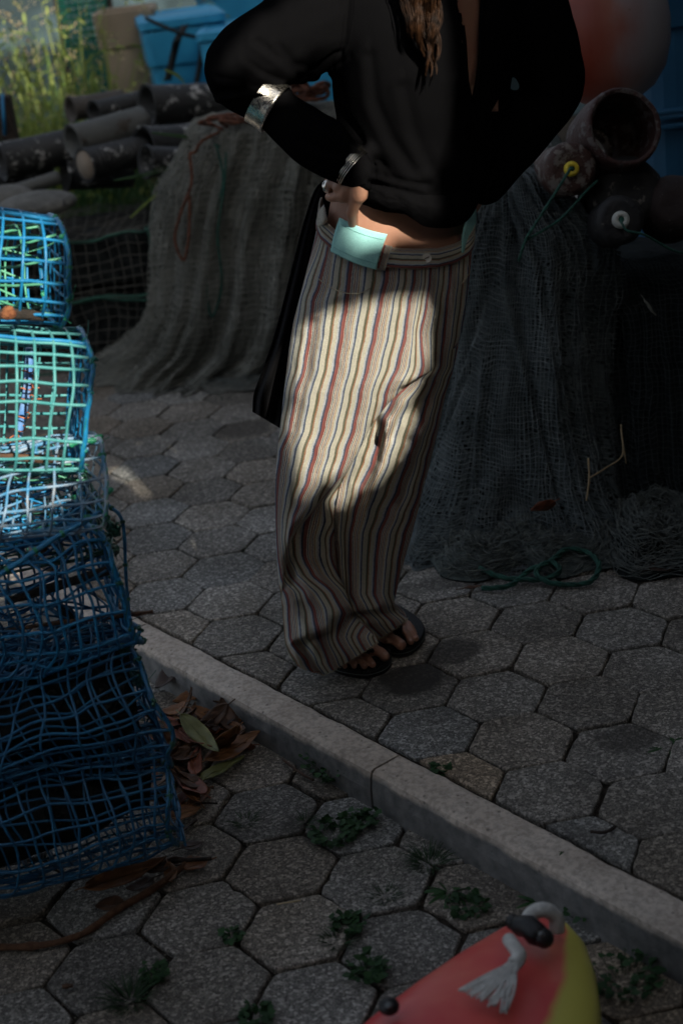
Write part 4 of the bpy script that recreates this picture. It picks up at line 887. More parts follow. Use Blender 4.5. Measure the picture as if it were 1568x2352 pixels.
# ------------------------------------------------------------------ draped nets
def drape(name, rows, label, m, mu, parent=None, n=150, seed=0, amp=.03, fr=9., group=None, skirt=None, shells=2, ex=2.3, cat='net', strand=(.02, .0012), strand_m=None, tw=.55):
    P = loft(rows, n, 260, ex, 2); nn, m_ = P.shape[:2]; an = np.linspace(0, 2*math.pi, m_, endpoint=False)
    C = P.mean(1, keepdims=True); out = P-C; out[..., 2] = 0; L = np.linalg.norm(out, axis=2, keepdims=True)+1e-6; out = out/L
    for i in range(nn):
        t = i/(nn-1); A = amp*(.25+.9*t)
        for j in range(m_):
            c, s = math.cos(an[j]), math.sin(an[j]); c, s = math.cos(an[j]+tw*t*math.sin(seed+an[j]*2)), math.sin(an[j]+tw*t*math.sin(seed+an[j]*2)); v = fbm(c*fr*.32+seed, s*fr*.32, t*1.6+seed, 3); v2 = 1-abs(fbm(c*fr*.85+seed, s*fr*.85, t*.8, 2))*2.2
            P[i, j] += out[i, j]*(A*(v*1.0+v2*.45)+.006*fbm(c*20, s*20, t*22, 2))
    lo = P[..., 2] < .004; P[..., 2] = np.where(lo, .004+.012*np.random.default_rng(1).random(lo.shape)*0, P[..., 2])
    root = thing('draped_net', tuple(P[-1].mean(0)), label, cat, group)
    cu = np.concatenate([[0], np.cumsum(np.linalg.norm(np.diff(P[nn//2], axis=0), axis=1))]); cv = np.concatenate([[0], np.cumsum(np.linalg.norm(np.diff(P[:, m_//4], axis=0), axis=1))])
    uv = np.stack([np.repeat(cu[None], nn, 0), np.repeat(cv[:, None], m_, 1)], 2)
    def shell(off, mm, nm, du):
        Q = P-out*off; Q[..., 2] = np.maximum(Q[..., 2], .003); b = MB(); b.grid(Q, True, uv+du); o = len(b.v); 
        b.f.append(tuple(range(m_))[::-1])
        for k in range(m_): b.uv[k] = uv[0, k]
        return b.build(nm, mm, root)
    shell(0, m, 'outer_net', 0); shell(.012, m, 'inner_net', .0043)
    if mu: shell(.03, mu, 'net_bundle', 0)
    sb = MB(); cell, r_ = strand; si = np.interp(np.arange(0, cv[-1], cell), cv, np.arange(nn)); sj = np.arange(0, m_//2+30, max(1, cell/(cu[m_//4]/(m_//4)+1e-9)))
    def smp(i, j):
        i = min(max(i, 0), nn-1.001); i0 = int(i); j = j % m_; j0 = int(j); fi, fj = i-i0, j-j0; j1 = (j0+1) % m_
        p = (P[i0, j0]*(1-fi)*(1-fj)+P[i0+1, j0]*fi*(1-fj)+P[i0, j1]*(1-fi)*fj+P[i0+1, j1]*fi*fj); o_ = out[i0, j0]
        w_ = fbm(p[0]*7+seed, p[1]*7, p[2]*7, 2); return p+o_*(.007+.010*max(0, w_))+np.array([0, 0, .5*cell*fbm(p[0]*25, p[1]*25, p[2]*25, 1)])
    for i in si: sb.tube([smp(i+1.6*fbm(j*.035, i*.05, seed, 2), j) for j in np.arange(-14, m_//2+15, 1.5)], r_, 3, cap=False)
    for j in np.arange(-14, m_//2+15, max(.8, cell/.0052/1.0*.5)): sb.tube([smp(i, j+2.2*fbm(i*.05, j*.08, seed+4, 2)) for i in np.arange(0, nn-1, 1.5)], r_, 3, cap=False)
    sb.build('strands', strand_m, root)
    return root, P
Yn = 6.0
nl, Pn = drape('net', [(500, 262, 760, 235, Yn, .05, .1, 0), (462, 275, 790, 245, Yn, .14, .2, 0), (447, 296, 800, 265, Yn, .2, .2, 0), (432, 350, 805, 330, Yn, .22, .2, 0), (392, 420, 800, 420, Yn, .25, .2, 0), (375, 500, 800, 500, Yn, .26, .2, 0), (365, 600, 790, 600, Yn, .27, .2, 0), (352, 700, 790, 700, Yn, .28, .2, 0), (325, 760, 780, 770, Yn+.05, .32, .2, 0), (258, 806, 770, 805, Yn+.08, .36, .2, 0), (228, 830, 768, 825, Yn+.10, .42, .2, 0), (222, 850, 768, 845, Yn+.10, .46, .2, 0)],
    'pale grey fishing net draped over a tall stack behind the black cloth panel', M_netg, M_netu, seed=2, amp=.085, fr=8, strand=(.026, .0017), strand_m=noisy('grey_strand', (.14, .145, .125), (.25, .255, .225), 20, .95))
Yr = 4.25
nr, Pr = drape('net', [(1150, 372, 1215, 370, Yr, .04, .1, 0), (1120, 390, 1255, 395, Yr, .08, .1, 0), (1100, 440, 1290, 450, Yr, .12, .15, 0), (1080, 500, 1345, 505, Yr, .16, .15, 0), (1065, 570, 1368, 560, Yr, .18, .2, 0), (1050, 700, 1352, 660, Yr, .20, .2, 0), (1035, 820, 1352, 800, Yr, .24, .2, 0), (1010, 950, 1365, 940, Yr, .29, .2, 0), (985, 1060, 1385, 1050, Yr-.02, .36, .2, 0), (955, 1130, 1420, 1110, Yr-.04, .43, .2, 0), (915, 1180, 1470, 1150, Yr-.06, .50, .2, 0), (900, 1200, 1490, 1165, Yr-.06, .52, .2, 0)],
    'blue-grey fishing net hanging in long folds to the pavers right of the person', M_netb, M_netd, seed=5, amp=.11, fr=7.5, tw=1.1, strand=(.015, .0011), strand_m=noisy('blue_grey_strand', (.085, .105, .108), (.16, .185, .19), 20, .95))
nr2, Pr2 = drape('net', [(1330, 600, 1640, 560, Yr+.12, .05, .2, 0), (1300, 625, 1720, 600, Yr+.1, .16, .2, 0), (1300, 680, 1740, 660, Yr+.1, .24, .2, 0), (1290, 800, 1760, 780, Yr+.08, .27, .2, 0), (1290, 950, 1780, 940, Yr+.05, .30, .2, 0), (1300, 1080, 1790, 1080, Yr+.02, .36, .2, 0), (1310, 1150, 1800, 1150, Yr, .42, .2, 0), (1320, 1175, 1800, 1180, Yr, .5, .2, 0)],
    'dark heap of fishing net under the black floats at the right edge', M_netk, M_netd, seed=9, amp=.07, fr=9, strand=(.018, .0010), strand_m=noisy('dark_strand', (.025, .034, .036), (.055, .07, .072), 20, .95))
# net skirt and coils on the ground
def ground_heap(label, pts, Z, m, mu, seed):
    """low heap of bunched net: outline in frame points on the paving"""
    o = spline([gr(x, y) for x, y in pts]+[gr(*pts[0])], 6)[:-1]; c = sum(o)/len(o); root = thing('net_heap', tuple(c), label, 'net')
    n = len(o); R = 26; b = MB(); P = []; U = []
    for i in range(R+1):
        t = i/R; row = []; ur = []
        for k in range(n):
            p = c+(o[k]-c)*t; h = Z*(1-t**3)*(0.55+.9*abs(fbm(p[0]*5+seed, p[1]*5, 1, 3))+.35*fbm(p[0]*22, p[1]*22, seed, 3)); row.append((p[0], p[1], max(.003, h+.006))); ur.append((p[0], p[1]))
        P.append(row); U.append(ur)
    b.grid(P, True, U); b.build('outer_net', m, root); b2 = MB(); b2.grid([[(x, y, max(.002, z-.012)) for x, y, z in r] for r in P], True, U); b2.build('net_bundle', mu, root)
    s = MB()      # loose bunched strands
    for k in range(520):
        i = rng.integers(2, R); a = rng.integers(0, n); pts_ = []
        for q_ in range(7):
            p = Vector(P[int(np.clip(i, 0, R))][a % n]); pts_.append(p+Vector((0, 0, .006))+Vector(rng.normal(0, .008, 3))); a += rng.integers(1, 4); i += rng.integers(-1, 2)
        for p in pts_: p.z = max(p.z, .004)
        s.tube(spline(pts_, 3), .0014, 3, cap=False)
    s.build('strands', M_lst, root); return root
M_netl = noisy('loose_net', (.055, .07, .068), (.11, .13, .12), 60, .95, 1, .006, 0, .1)
M_lst = noisy('loose_strand', (.07, .083, .078), (.14, .155, .142), 40, .95)
def gh(*a): return ground_heap(*a)
gh('bunched grey-green net spilled on the pavers at the foot of the hanging net', [(930, 1200), (1000, 1150), (1150, 1140), (1300, 1170), (1440, 1200), (1450, 1290), (1340, 1318), (1280, 1332), (1200, 1300), (1110, 1338), (1020, 1330), (985, 1290), (930, 1270)], .05, M_netl, M_netd, 3)
gh('flat skirt of grey net on the pavers left of the black cloth panel', [(262, 762), (330, 745), (450, 740), (600, 780), (640, 850), (600, 895), (500, 900), (400, 880), (320, 850), (255, 815)], .035, noisy('loose_grey_net', (.10, .10, .088), (.16, .155, .135), 60, .95, 1, .006, 0, .1), M_netu, 6)
gh('dark tangle of fine net at the foot of the heap by the right edge', [(1370, 1190), (1460, 1150), (1620, 1150), (1640, 1290), (1530, 1330), (1420, 1322)], .07, noisy('loose_dark_net', (.010, .014, .014), (.025, .03, .03), 60, .95, 1, .006, 0, .1), M_netd, 8)
# ------------------------------------------------------------------ ropes
def rope(name, label, pts, r, m, group=None, n=10, cat='rope', strands=3):
    sp = spline([np.array(p) for p in pts], n); root = None; b = MB(); L = 0; prev = None
    acc = [0]
    for i in range(1, len(sp)): acc.append(acc[-1]+np.linalg.norm(sp[i]-sp[i-1]))
    m_ = max(8, int(acc[-1]/(r*1.6))); ts = np.linspace(0, acc[-1], m_); Q = np.stack([np.interp(ts, acc, [p[k] for p in sp]) for k in range(3)], 1)
    up = None
    fr_ = []
    for i in range(m_):
        t = Vector(Q[min(i+1, m_-1)]-Q[max(i-1, 0)]).normalized()
        up = t.orthogonal().normalized() if up is None else (up-t*up.dot(t)).normalized(); fr_.append((up.copy(), t.cross(up)))
    for s in range(strands):
        b.tube([Vector(Q[i])+fr_[i][0]*math.cos(ts[i]/(r*2.2)+s*2.094)*r*.5+fr_[i][1]*math.sin(ts[i]/(r*2.2)+s*2.094)*r*.5 for i in range(m_)], r*.56, 5)
    o = b.build(name, m); tag(o, label, cat, group); return o
M_rorg = noisy('orange_rope', (.07, .024, .012), (.14, .05, .025), 60, .9); M_rgrn = noisy('green_rope', (.006, .045, .032), (.012, .085, .06), 60, .8)
loops = []
for k in range(7):
    cx, cy = 545+rng.uniform(-45, 60), 262+rng.uniform(-10, 14); loops += [at(cx+rng.uniform(-60, 60), cy+rng.uniform(-12, 25), Yn-.10+rng.uniform(-.12, .05)) for _ in range(3)]
rope('rope', 'rust-orange rope looped over the top of the grey net and hanging down its left side', loops+[at(470, 320, Yn-.22), at(448, 350, Yn-.22), at(436, 355, Yn-.22), at(440, 420, Yn-.25), at(415, 490, Yn-.27), at(402, 550, Yn-.29), at(422, 598, Yn-.3), at(434, 540, Yn-.3), at(436, 450, Yn-.28)], .0062, M_rorg)
lp = [at(700+rng.uniform(-55, 60), 195+rng.uniform(-26, 36), Yn-.05+rng.uniform(-.1, .1)) for _ in range(22)]
rope('rope', 'rust-orange rope heaped on the net, seen between the sleeve and the shirt', lp, .009, M_rorg)
rope('cord', 'thin green cord hanging double down the front of the pale grey net', [at(505, 338, Yn-.25), at(492, 330, Yn-.25), at(500, 345, Yn-.26), at(512, 420, Yn-.27), at(485, 520, Yn-.28), at(474, 640, Yn-.29), at(484, 725, Yn-.3), at(500, 700, Yn-.3), at(510, 640, Yn-.3), at(500, 540, Yn-.29), at(515, 430, Yn-.28), at(519, 350, Yn-.27)], .0045, M_rgrn, cat='cord')
rope('rope', 'dark green rope coiled on the pavers below the bunched net', [gr(1105, 1352, .012), gr(1170, 1345, .014), gr(1215, 1310, .02), gr(1262, 1290, .04), gr(1300, 1262, .05), gr(1350, 1270, .04), gr(1375, 1300, .03), gr(1350, 1338, .014), gr(1270, 1340, .014), gr(1230, 1315, .03), gr(1262, 1290, .04), gr(1285, 1310, .03), gr(1250, 1330, .016), gr(1180, 1330, .016), gr(1140, 1322, .02), gr(1100, 1305, .03)], .0075, M_rgrn)
rope('cord', 'green cord tied from the yellow-centred float down to the hanging net', [at(1311, 384, 4.02), at(1270, 450, 3.98), at(1225, 520, 3.96), at(1206, 552, 3.96), at(1190, 600, 3.97)], .0040, M_rgrn, cat='cord')
rope('cord', 'second green cord running from the net knot up towards the black float', [at(1206, 552, 3.96), at(1245, 530, 3.97), at(1290, 500, 4.0), at(1345, 440, 4.02), at(1372, 415, 4.05)], .0038, M_rgrn, cat='cord')
rope('cord', 'green cord trailing from the white-centred black float to the right', [at(1424, 507, 3.90), at(1440, 530, 3.88), at(1480, 540, 3.88), at(1560, 580, 3.9), at(1640, 570, 3.9)], .0035, M_rgrn, cat='cord')
# ------------------------------------------------------------------ floats at the right
def spots(name, a, b_, spot, sc=22, th=.56, rough=.7, bump=.6):
    m = mat(name, a, rough); q = NT(m); c = q.ramp(q.noise(q.co(), 8, 5), [(.3, a), (.7, b_)]); k = q.ramp(q.noise(q.co(), sc, 5, .7), [(th, (0, 0, 0)), (th+.05, (1, 1, 1))]); q.base(q.mix(k, c, spot)); q.bump(q.math('ADD', k, q.noise(q.co(), 60, 5)), bump, .006); return m
def axis_M(c, d, roll=0): return Matrix.Translation(Vector(c)) @ Vector(d).to_track_quat('Z', 'Y').to_matrix().to_4x4()
def drum(name, label, c, d, r, L, m, hub=None, hubm=None, group='net floats piled on the heap', rnd=.35, cat='float'):
    root = thing(name, tuple(c), label, cat, group); M = axis_M(c, d); b = MB(); pr = [(0, 0)]
    for k in range(7): a = math.pi/2*k/6; pr.append((r*(1-rnd)+r*rnd*math.sin(a), r*rnd*(1-math.cos(a))))
    for k in range(1, 8): pr.append((r*(1-.04*abs(math.sin(k))), r*rnd+(L-2*r*rnd)*k/8))
    for k in range(7): a = math.pi/2*(6-k)/6; pr.append((r*(1-rnd)+r*rnd*math.sin(a), L-r*rnd*(1-math.cos(a))))
    pr.append((0, L)); pr[0] = (0.001, .004)
    b.lathe(pr, M, 36, .05); b.build('shell', m, root)
    if hub:
        h = MB(); h.lathe([(hub*.35, .012), (hub*.35, -.014), (hub*.9, -.012), (hub, -.004), (hub, .006)], M, 24); h.build('hub', hubm, root); h2 = MB(); h2.lathe([(hub*.34, -.011), (0, -.016)], M, 12); h2.build('plug', M_rgrn, root)
    return root
Yf = 4.1
fwd = np.array([-.12, -1, .25])
M_brown = spots('brown_float', (.035, .012, .007), (.055, .02, .012), (.13, .11, .095), 26, .50); M_bf = spots('black_float', (.005, .005, .006), (.010, .010, .010), (.15, .135, .12), 20, .60); M_db = spots('dark_brown_float', (.009, .004, .003), (.017, .007, .005), (.07, .06, .055), 45, .62)
def back(c, d, L): return c
drum('float', 'red-brown cylindrical float with a yellow centre ring', at(1311, 388, Yf-.06), -np.array([.05, -1, .22]), .070, .20, M_brown, .020, mat('yellow_plastic', (.62, .48, .03), .5))
drum('float', 'large black float crusted white on its shoulder', at(1455, 430, Yf-.02), -np.array([.15, -.7, .35]), .098, .22, M_bf, None, None, rnd=.5)
drum('float', 'small black float with a white centre ring below the large one', at(1424, 505, Yf-.16), -np.array([0, -1, .30]), .064, .16, M_bf, .023, mat('white_hub', (.45, .47, .43), .5))
drum('float', 'dark brown pitted float at the right edge of the pile', at(1548, 470, Yf-.05), -np.array([-.1, -.8, .3]), .085, .2, M_db, None, None, rnd=.6)
drum('float', 'grey-green float half hidden behind the sleeve', at(1238, 345, Yf+.28), -np.array([.3, -1, .4]), .085, .2, spots('greygreen_float', (.05, .07, .07), (.09, .11, .11), (.3, .3, .3), 30, .62), None, None)
drum('float', 'dark teal filler added behind the gap between the far sleeve and the shirt, where net shows', at(1178, 190, 4.9), -np.array([.1, -1, .2]), .11, .2, mat('teal_filler', (.012, .035, .04), .7))  # added dark filler in float shape, in place of net behind the gap
# open clay-red pot lying on its side
root = thing('octopus_pot', tuple(at(1425, 290, Yf+.2)), 'open red-brown pot on its side, crusted with barnacles, below the big buoy', 'pot'); M = axis_M(at(1432, 292, Yf-.02), -np.array([.22, -1, .42]))
b = MB(); b.lathe([(.090, 0), (.098, -.006), (.104, .0), (.106, .02), (.108, .10), (.100, .17), (.075, .21), (.062, .225), (.055, .225), (.054, .21), (.066, .19), (.088, .16), (.095, .10), (.094, .02), (.090, 0)], M, 40, .03); b.build('body', spots('crusted_clay', (.028, .008, .006), (.045, .013, .009), (.09, .075, .07), 28, .53), root)
b = MB(); b.lathe([(.050+.016*math.cos(a), .235+.016*math.sin(a)) for a in np.linspace(0, 2*math.pi, 14)], M, 36, .12); b.build('crusted_collar', spots('barnacle_collar', (.07, .05, .038), (.12, .095, .08), (.18, .16, .145), 50, .5, bump=1), root)
# big mooring buoy
root = thing('mooring_buoy', tuple(at(1395, 230, Yf+.75)), 'large round buoy, faded white on the right and orange-red on the left', 'buoy'); cb = at(1392, 66, Yf+.75)
m = mat('faded_buoy', (.5, .3, .25), .45); q = NT(m); s = q.n('ShaderNodeSeparateXYZ'); q.l(q.n('ShaderNodeNewGeometry').outputs['Position'], s.inputs[0])
f = q.math('ADD', q.math('MULTIPLY', q.math('SUBTRACT', s.outputs[0], float(cb[0])), 3.4), q.math('ADD', .30, q.math('MULTIPLY', q.noise(q.co('Object', (1, 1, .6)), 9, 5), .5)))
c = q.ramp(f, [(.22, (.19, .026, .010)), (.48, (.24, .08, .056)), (.68, (.25, .185, .185)), (.9, (.26, .245, .26))]); k = q.ramp(q.noise(q.co(), 26, 3, .6), [(.67, (0, 0, 0)), (.72, (1, 1, 1))]); q.base(q.mix(q.math('MULTIPLY', k, .7), c, (.16, .09, .03))); q.bump(q.noise(q.co(), 14, 5), .15, .01)
b = MB(); b.lathe([(0, -.235), (.035, -.232), (.09, -.212), (.14, -.175), (.175, -.12), (.19, -.05), (.192, .02), (.18, .10), (.15, .17), (.10, .225), (.055, .25), (.045, .30), (.03, .31), (0, .31)], Matrix.Translation(cb), 48); b.build('ball', m, root)
# ------------------------------------------------------------------ tubs and bins behind
def tub(name, label, c, w, d, h, ang, m, cat='tub', lid=True, taper=.86, group=None, wall=.04, sub=None):
    root = thing(name, tuple(c), label, cat, group); M = Matrix.Translation(Vector(c)) @ Matrix.Rotation(ang, 4, 'Z')
    def ring(z, k, off=0):
        out = []; W_, D_ = w/2*k+off, d/2*k+off; r = .12*w
        for (sx, sy, a0) in ((1, 1, 0), (-1, 1, 90), (-1, -1, 180), (1, -1, 270)):
            for q_ in range(6): a = math.radians(a0+q_*18); out.append(tuple(M @ Vector((sx*(W_-r)+r*math.cos(a), sy*(D_-r)+r*math.sin(a), z))))
        return out
    b = MB(); P = [ring(0, taper), ring(.02, taper+.01), ring(h*.55, (1+taper)/2), ring(h*.86, .985), ring(h*.865, 1, .012), ring(h, 1, .02), ring(h+.004, 1, .012), ring(h, .94, -wall*.3), ring(h*.5, .9, -wall), ring(h*.45, .5, -wall)]
    b.grid(P, True); b.f.append(tuple(range(24))[::-1]); b.build('body', m, root, smooth=False, bevel=.004)
    for sx in (-.32, .32): b = MB(); b.box((sx*w, -d/2*.94, h*.3), (w*.10, .03, h*.5), M); b.build('rib', m, root, smooth=False, bevel=.006)
    if lid:
        b = MB(); b.grid([ring(h+.01, .99), ring(h+.012, 1, .03), ring(h+.05, 1, .03), ring(h+.062, .97), ring(h+.05, .86), ring(h+.052, .4)], True); o = len(b.v); b.f.append(tuple(o-24+k_ for k_ in range(24))); b.build('lid', m, root, smooth=False, bevel=.004)
    return root, M
M_btub = noisy('blue_tub_plastic', (.012, .22, .42), (.03, .32, .55), 3, .5, .1); M_dtub = noisy('dark_blue_tub_plastic', (.006, .06, .13), (.012, .09, .18), 3, .5, .1); M_tan = noisy('tan_bin_plastic', (.21, .165, .11), (.28, .225, .16), 4, .7, .2, .004); M_strap = mat('black_strap', (.008, .012, .014), .8)
def gx(x, Y, z=0.): d = ray(x, 100); return np.array([d[0]*Y/d[1], Y, z])
tb, _ = tub('storage_bin', 'tan plastic bin with a flared rim beside the blue tubs', gx(300, 8.2), .27, .34, at(300, 22, 8.1)[2], .02, M_tan, 'bin', False, .86)
b2, M2 = tub('fish_tub', 'blue lidded fish tub with a black strap next to the tan bin', gx(420, 7.9), .36, .5, at(400, 70, 7.6)[2]-.0, .12, M_btub, taper=.84, group='blue fish tubs'); 
b3, _ = tub('fish_tub', 'second blue fish tub partly hidden by the elbow', gx(540, 7.6), .26, .4, at(520, 95, 7.4)[2], -.05, M_btub, taper=.86, group='blue fish tubs', lid=True)
b4, _ = tub('fish_tub', 'tallest blue fish tub, standing behind the shoulder', gx(640, 9.0), .85, .6, at(600, 0, 8.9)[2]+.25, .0, M_btub, taper=.93, group='blue fish tubs', lid=False)
b5, _ = tub('fish_tub', 'dark blue fish tub behind the big buoy at the right edge', np.array([1.75, 5.75, 0]), 1.14, .7, at(1540, 250, 5.4)[2]+.45, .0, M_dtub, taper=.97, group='blue fish tubs', lid=False)
for yy in (256, 268, 290):
    b = MB(); z = at(1540, yy, 5.38)[2]; b.box((1.75, 5.385, z), (1.10, .03, .016)); b.build('rim_rib', M_dtub, b5, smooth=False, bevel=.004)
b = MB(); pts = [at(425, 58, 7.5), at(408, 90, 7.45), at(400, 120, 7.5), at(385, 185, 7.52)]; sp = spline(pts, 6); b.grid([[p+np.array([-.018, 0, 0]), p+np.array([.018, 0, 0])] for p in sp]); b.build('strap', M_strap, b2, solid=.006)
b = MB(); sp = spline([at(462, 85, 7.5), at(462, 130, 7.5), at(452, 190, 7.5)], 6); b.grid([[p+np.array([-.014, 0, 0]), p+np.array([.014, 0, 0])] for p in sp]); b.build('strap', M_strap, b2, solid=.006)
b = MB(); b.tube(spline([at(335, 42, 7.50), at(370, 58, 7.46), at(420, 78, 7.46), at(480, 92, 7.5)], 5), .010, 6); b.build('rope_handle', M_strap, b2)
# ------------------------------------------------------------------ black pots in a pile
M_pot = spots('black_pot', (.008, .009, .009), (.022, .024, .024), (.36, .36, .34), 15, .567, .6); M_pvc = spots('grey_pipe', (.07, .075, .07), (.11, .112, .105), (.05, .04, .03), 12, .60, .7); M_brn = spots('brown_pot', (.05, .045, .04), (.09, .08, .07), (.3, .3, .28), 16, .62)
def pot(label, a, Ya, c, Yc, r, m, cap=None, ribs=False, name='octopus_pot'):
    p0, p1 = at(a[0], a[1], Ya), at(c[0], c[1], Yc); d = p1-p0; L = np.linalg.norm(d); root = thing(name, tuple(p0), label, 'pot', 'octopus pots piled behind the traps'); M = axis_M(p0, d/L); b = MB()
    N = 26 if ribs else 6; pr = [(r*(1-.05*t)+(.004*math.cos(t*N*math.pi) if ribs else 0), L*t) for t in np.linspace(0, 1, N*2+1)]; b.lathe(pr+[(0, L)], M, 30, .02)
    b.lathe([(r+.0, 0), (r+.006, -.004), (r+.006, .012), (r+.001, .014)], M, 30); b.lathe([(r, 0), (r*.90, .002), (r*.86, L*.9), (0, L*.92)], M, 30); b.build('body', m, root)
    if cap: b = MB(); b.lathe([(r*.9, .004), (r*.88, -.004), (0, -.003)], M, 30); b.build('cap', cap, root)
    return root
k = .00185
pot('dark pot with a split mouth at the left end of the pile', (2, 372), 6.62, (165, 335), 6.76, .078, M_pot); pot('light grey pipe-like pot lying on top of the pile, mouth to the left', (168, 327), 6.47, (330, 280), 6.66, .070, M_pvc)
pot('ribbed black pot closed with a tan cap', (196, 380), 6.32, (330, 345), 6.5, .064, M_pot, noisy('tan_cap', (.19, .15, .11), (.26, .21, .16), 12, .8), True); pot('grey-brown pot at the back left of the pile', (162, 252), 7.12, (280, 232), 7.26, .054, M_brn)
pot('black pot spotted white behind the grey pipe', (218, 262), 6.92, (320, 235), 7.06, .054, M_pot); pot('big black pot with white crust below the blue tub', (338, 245), 6.82, (520, 235), 7.0, .090, M_pot)
pot('black pot under the big crusted one, beside the grey net', (330, 338), 6.42, (470, 325), 6.59, .082, M_pot); pot('black pot with shells on its rim above the wire trap', (335, 372), 6.27, (450, 372), 6.39, .062, M_pot)
pot('slim pale pipe lying along the front of the pile', (-10, 455), 6.22, (135, 408), 6.36, .030, M_pvc, None, False, 'pipe'); pot('low dark pot under the left pot', (-40, 430), 6.72, (120, 395), 6.83, .06, M_pot); pot('dark pot deep in the pile under the ribbed one', (150, 400), 6.72, (300, 395), 6.83, .07, M_pot); pot('dark pot in the shade below the crusted pot', (300, 300), 6.92, (440, 290), 7.02, .07, M_pot)
# support heap beneath: crates of dark wire traps
def wire_box(label, x0, x1, Y0_, Y1_, z0, z1, cell, r, m, seed, lacem, sag=.03):
    root = thing('wire_trap', ((x0+x1)/2, (Y0_+Y1_)/2, z0), label, 'trap', 'dark wire traps in the background'); b = MB()
    def wq(x, y, z): return np.array([x, y, z])+np.array([fbm(x*4+seed, y*4, z*4), fbm(x*4, y*4+seed, z*4), fbm(x*4, y*4, z*4+seed)])*sag
    nx_, ny_, nz_ = [max(2, int(round(abs(a)/cell))) for a in (x1-x0, Y1_-Y0_, z1-z0)]
    X_, Y_, Z_ = np.linspace(x0, x1, nx_+1), np.linspace(Y0_, Y1_, ny_+1), np.linspace(z0, z1, nz_+1)
    for z in Z_: b.tube([wq(x, Y0_, z) for x in X_], r, 4)
    for x in X_: b.tube([wq(x, Y0_, z) for z in Z_], r, 4); b.tube([wq(x, y, z1) for y in Y_], r, 4)
    for y in Y_: b.tube([wq(x, y, z1) for x in X_], r, 4); b.tube([wq(x1, y, z) for z in Z_], r, 4)
    for z in Z_: b.tube([wq(x1, y, z) for y in Y_], r, 4)
    b.build('mesh', m, root); e = MB()
    for (p, q_) in (((x0, Y0_, z1), (x1, Y0_, z1)), ((x1, Y0_, z0), (x1, Y0_, z1)), ((x0, Y0_, z0), (x1, Y0_, z0)), ((x1, Y0_, z1), (x1, Y1_, z1))): e.tube([wq(*(np.array(p)*(1-t)+np.array(q_)*t)) for t in np.linspace(0, 1, 24)], r*2.6, 5)
    e.build('laced_edge', lacem, root); 
    d = MB(); d.box(((x0+x1)/2, (Y0_+Y1_)/2+.06, (z0+z1)/2), (abs(x1-x0)*.9, abs(Y1_-Y0_)*.8, abs(z1-z0)*.86)); d.build('inner_box', M_netd, root, smooth=False, bevel=.03); return root  # plain dark box filling most of the wire trap
M_wire = noisy('grey_wire', (.05, .05, .042), (.10, .095, .08), 20, .8)
wire_box('upper wire trap with green laced edge behind the blue trap stack', -1.35, -.62, 6.05, 6.7, .30, .54, .042, .0024, M_wire, 1, M_dgrn); wire_box('lower wire trap standing on the pavers behind the blue trap stack', -1.30, -.60, 6.1, 6.75, .02, .27, .045, .0024, M_wire, 5, M_dgrn)
wire_box('wire trap at the far left behind the tower of blue traps', -2.1, -1.42, 6.3, 7.0, .02, .42, .045, .0024, M_wire, 8, M_dgrn)
b = MB(); b.ball(at(85, 470, 6.0), (.16, .14, .05), 8); b.ball(at(10, 455, 6.1), (.12, .1, .05), 8); o = b.build('sack', noisy('pale_sack', (.10, .10, .09), (.18, .18, .165), 14, .9, 1, .02)); tag(o, 'pale crumpled sack lying on the wire traps', 'sack')
# shells and rags caught on the pots
# ------------------------------------------------------------------ plants, back left
def leafmat(name, a, b_, tr=.35, rough=.6):
    m = mat(name, a, rough, 0, .3); q = NT(m); oi = q.n('ShaderNodeNewGeometry'); q.base(q.ramp(oi.outputs['Random Per Island'], [(0, a), (1, b_)])); q.b.inputs['Transmission Weight'].default_value = 0
    t = q.n('ShaderNodeBsdfTranslucent'); t.inputs[0].default_value = (*[min(1, x*1.6) for x in b_], 1); ms = q.n('ShaderNodeMixShader'); ms.inputs[0].default_value = tr; q.l(q.b.outputs[0], ms.inputs[1]); q.l(t.outputs[0], ms.inputs[2]); q.l(ms.outputs[0], q.t.nodes['Material Output'].inputs[0]); return m
M_gr1 = leafmat('sun_tone_grass', (.07, .14, .02), (.30, .34, .09), .25); M_gr2 = leafmat('shade_tone_grass', (.02, .06, .02), (.06, .12, .04)); M_flow = leafmat('pale_seedheads', (.40, .32, .18), (.62, .52, .34)); M_weed = leafmat('weed_green', (.012, .040, .012), (.03, .085, .025), .15); M_moss = leafmat('joint_grass', (.010, .030, .010), (.022, .055, .018), .1)
def blade(b, p, d, L, w, droop, n=5):
    p = Vector(p); d = Vector(d).normalized(); s = d.cross(Vector((0, 0, 1)));
    if s.length < .1: s = Vector((1, 0, 0))
    s.normalize(); s = Matrix.Rotation(rng.uniform(-.8, .8), 3, d) @ s; prev = []
    o = len(b.v)
    for i in range(n+1):
        t = i/n; ww = w*(1-t)**.6*(.5+.5*min(1, t*4)); b.v += [tuple(p-s*ww), tuple(p+s*ww)]; d = (d+Vector((0, 0, -droop/n))).normalized(); p = p+d*(L/n)
    for i in range(n): b.f.append((o+2*i, o+2*i+1, o+2*i+3, o+2*i+2))
    return p
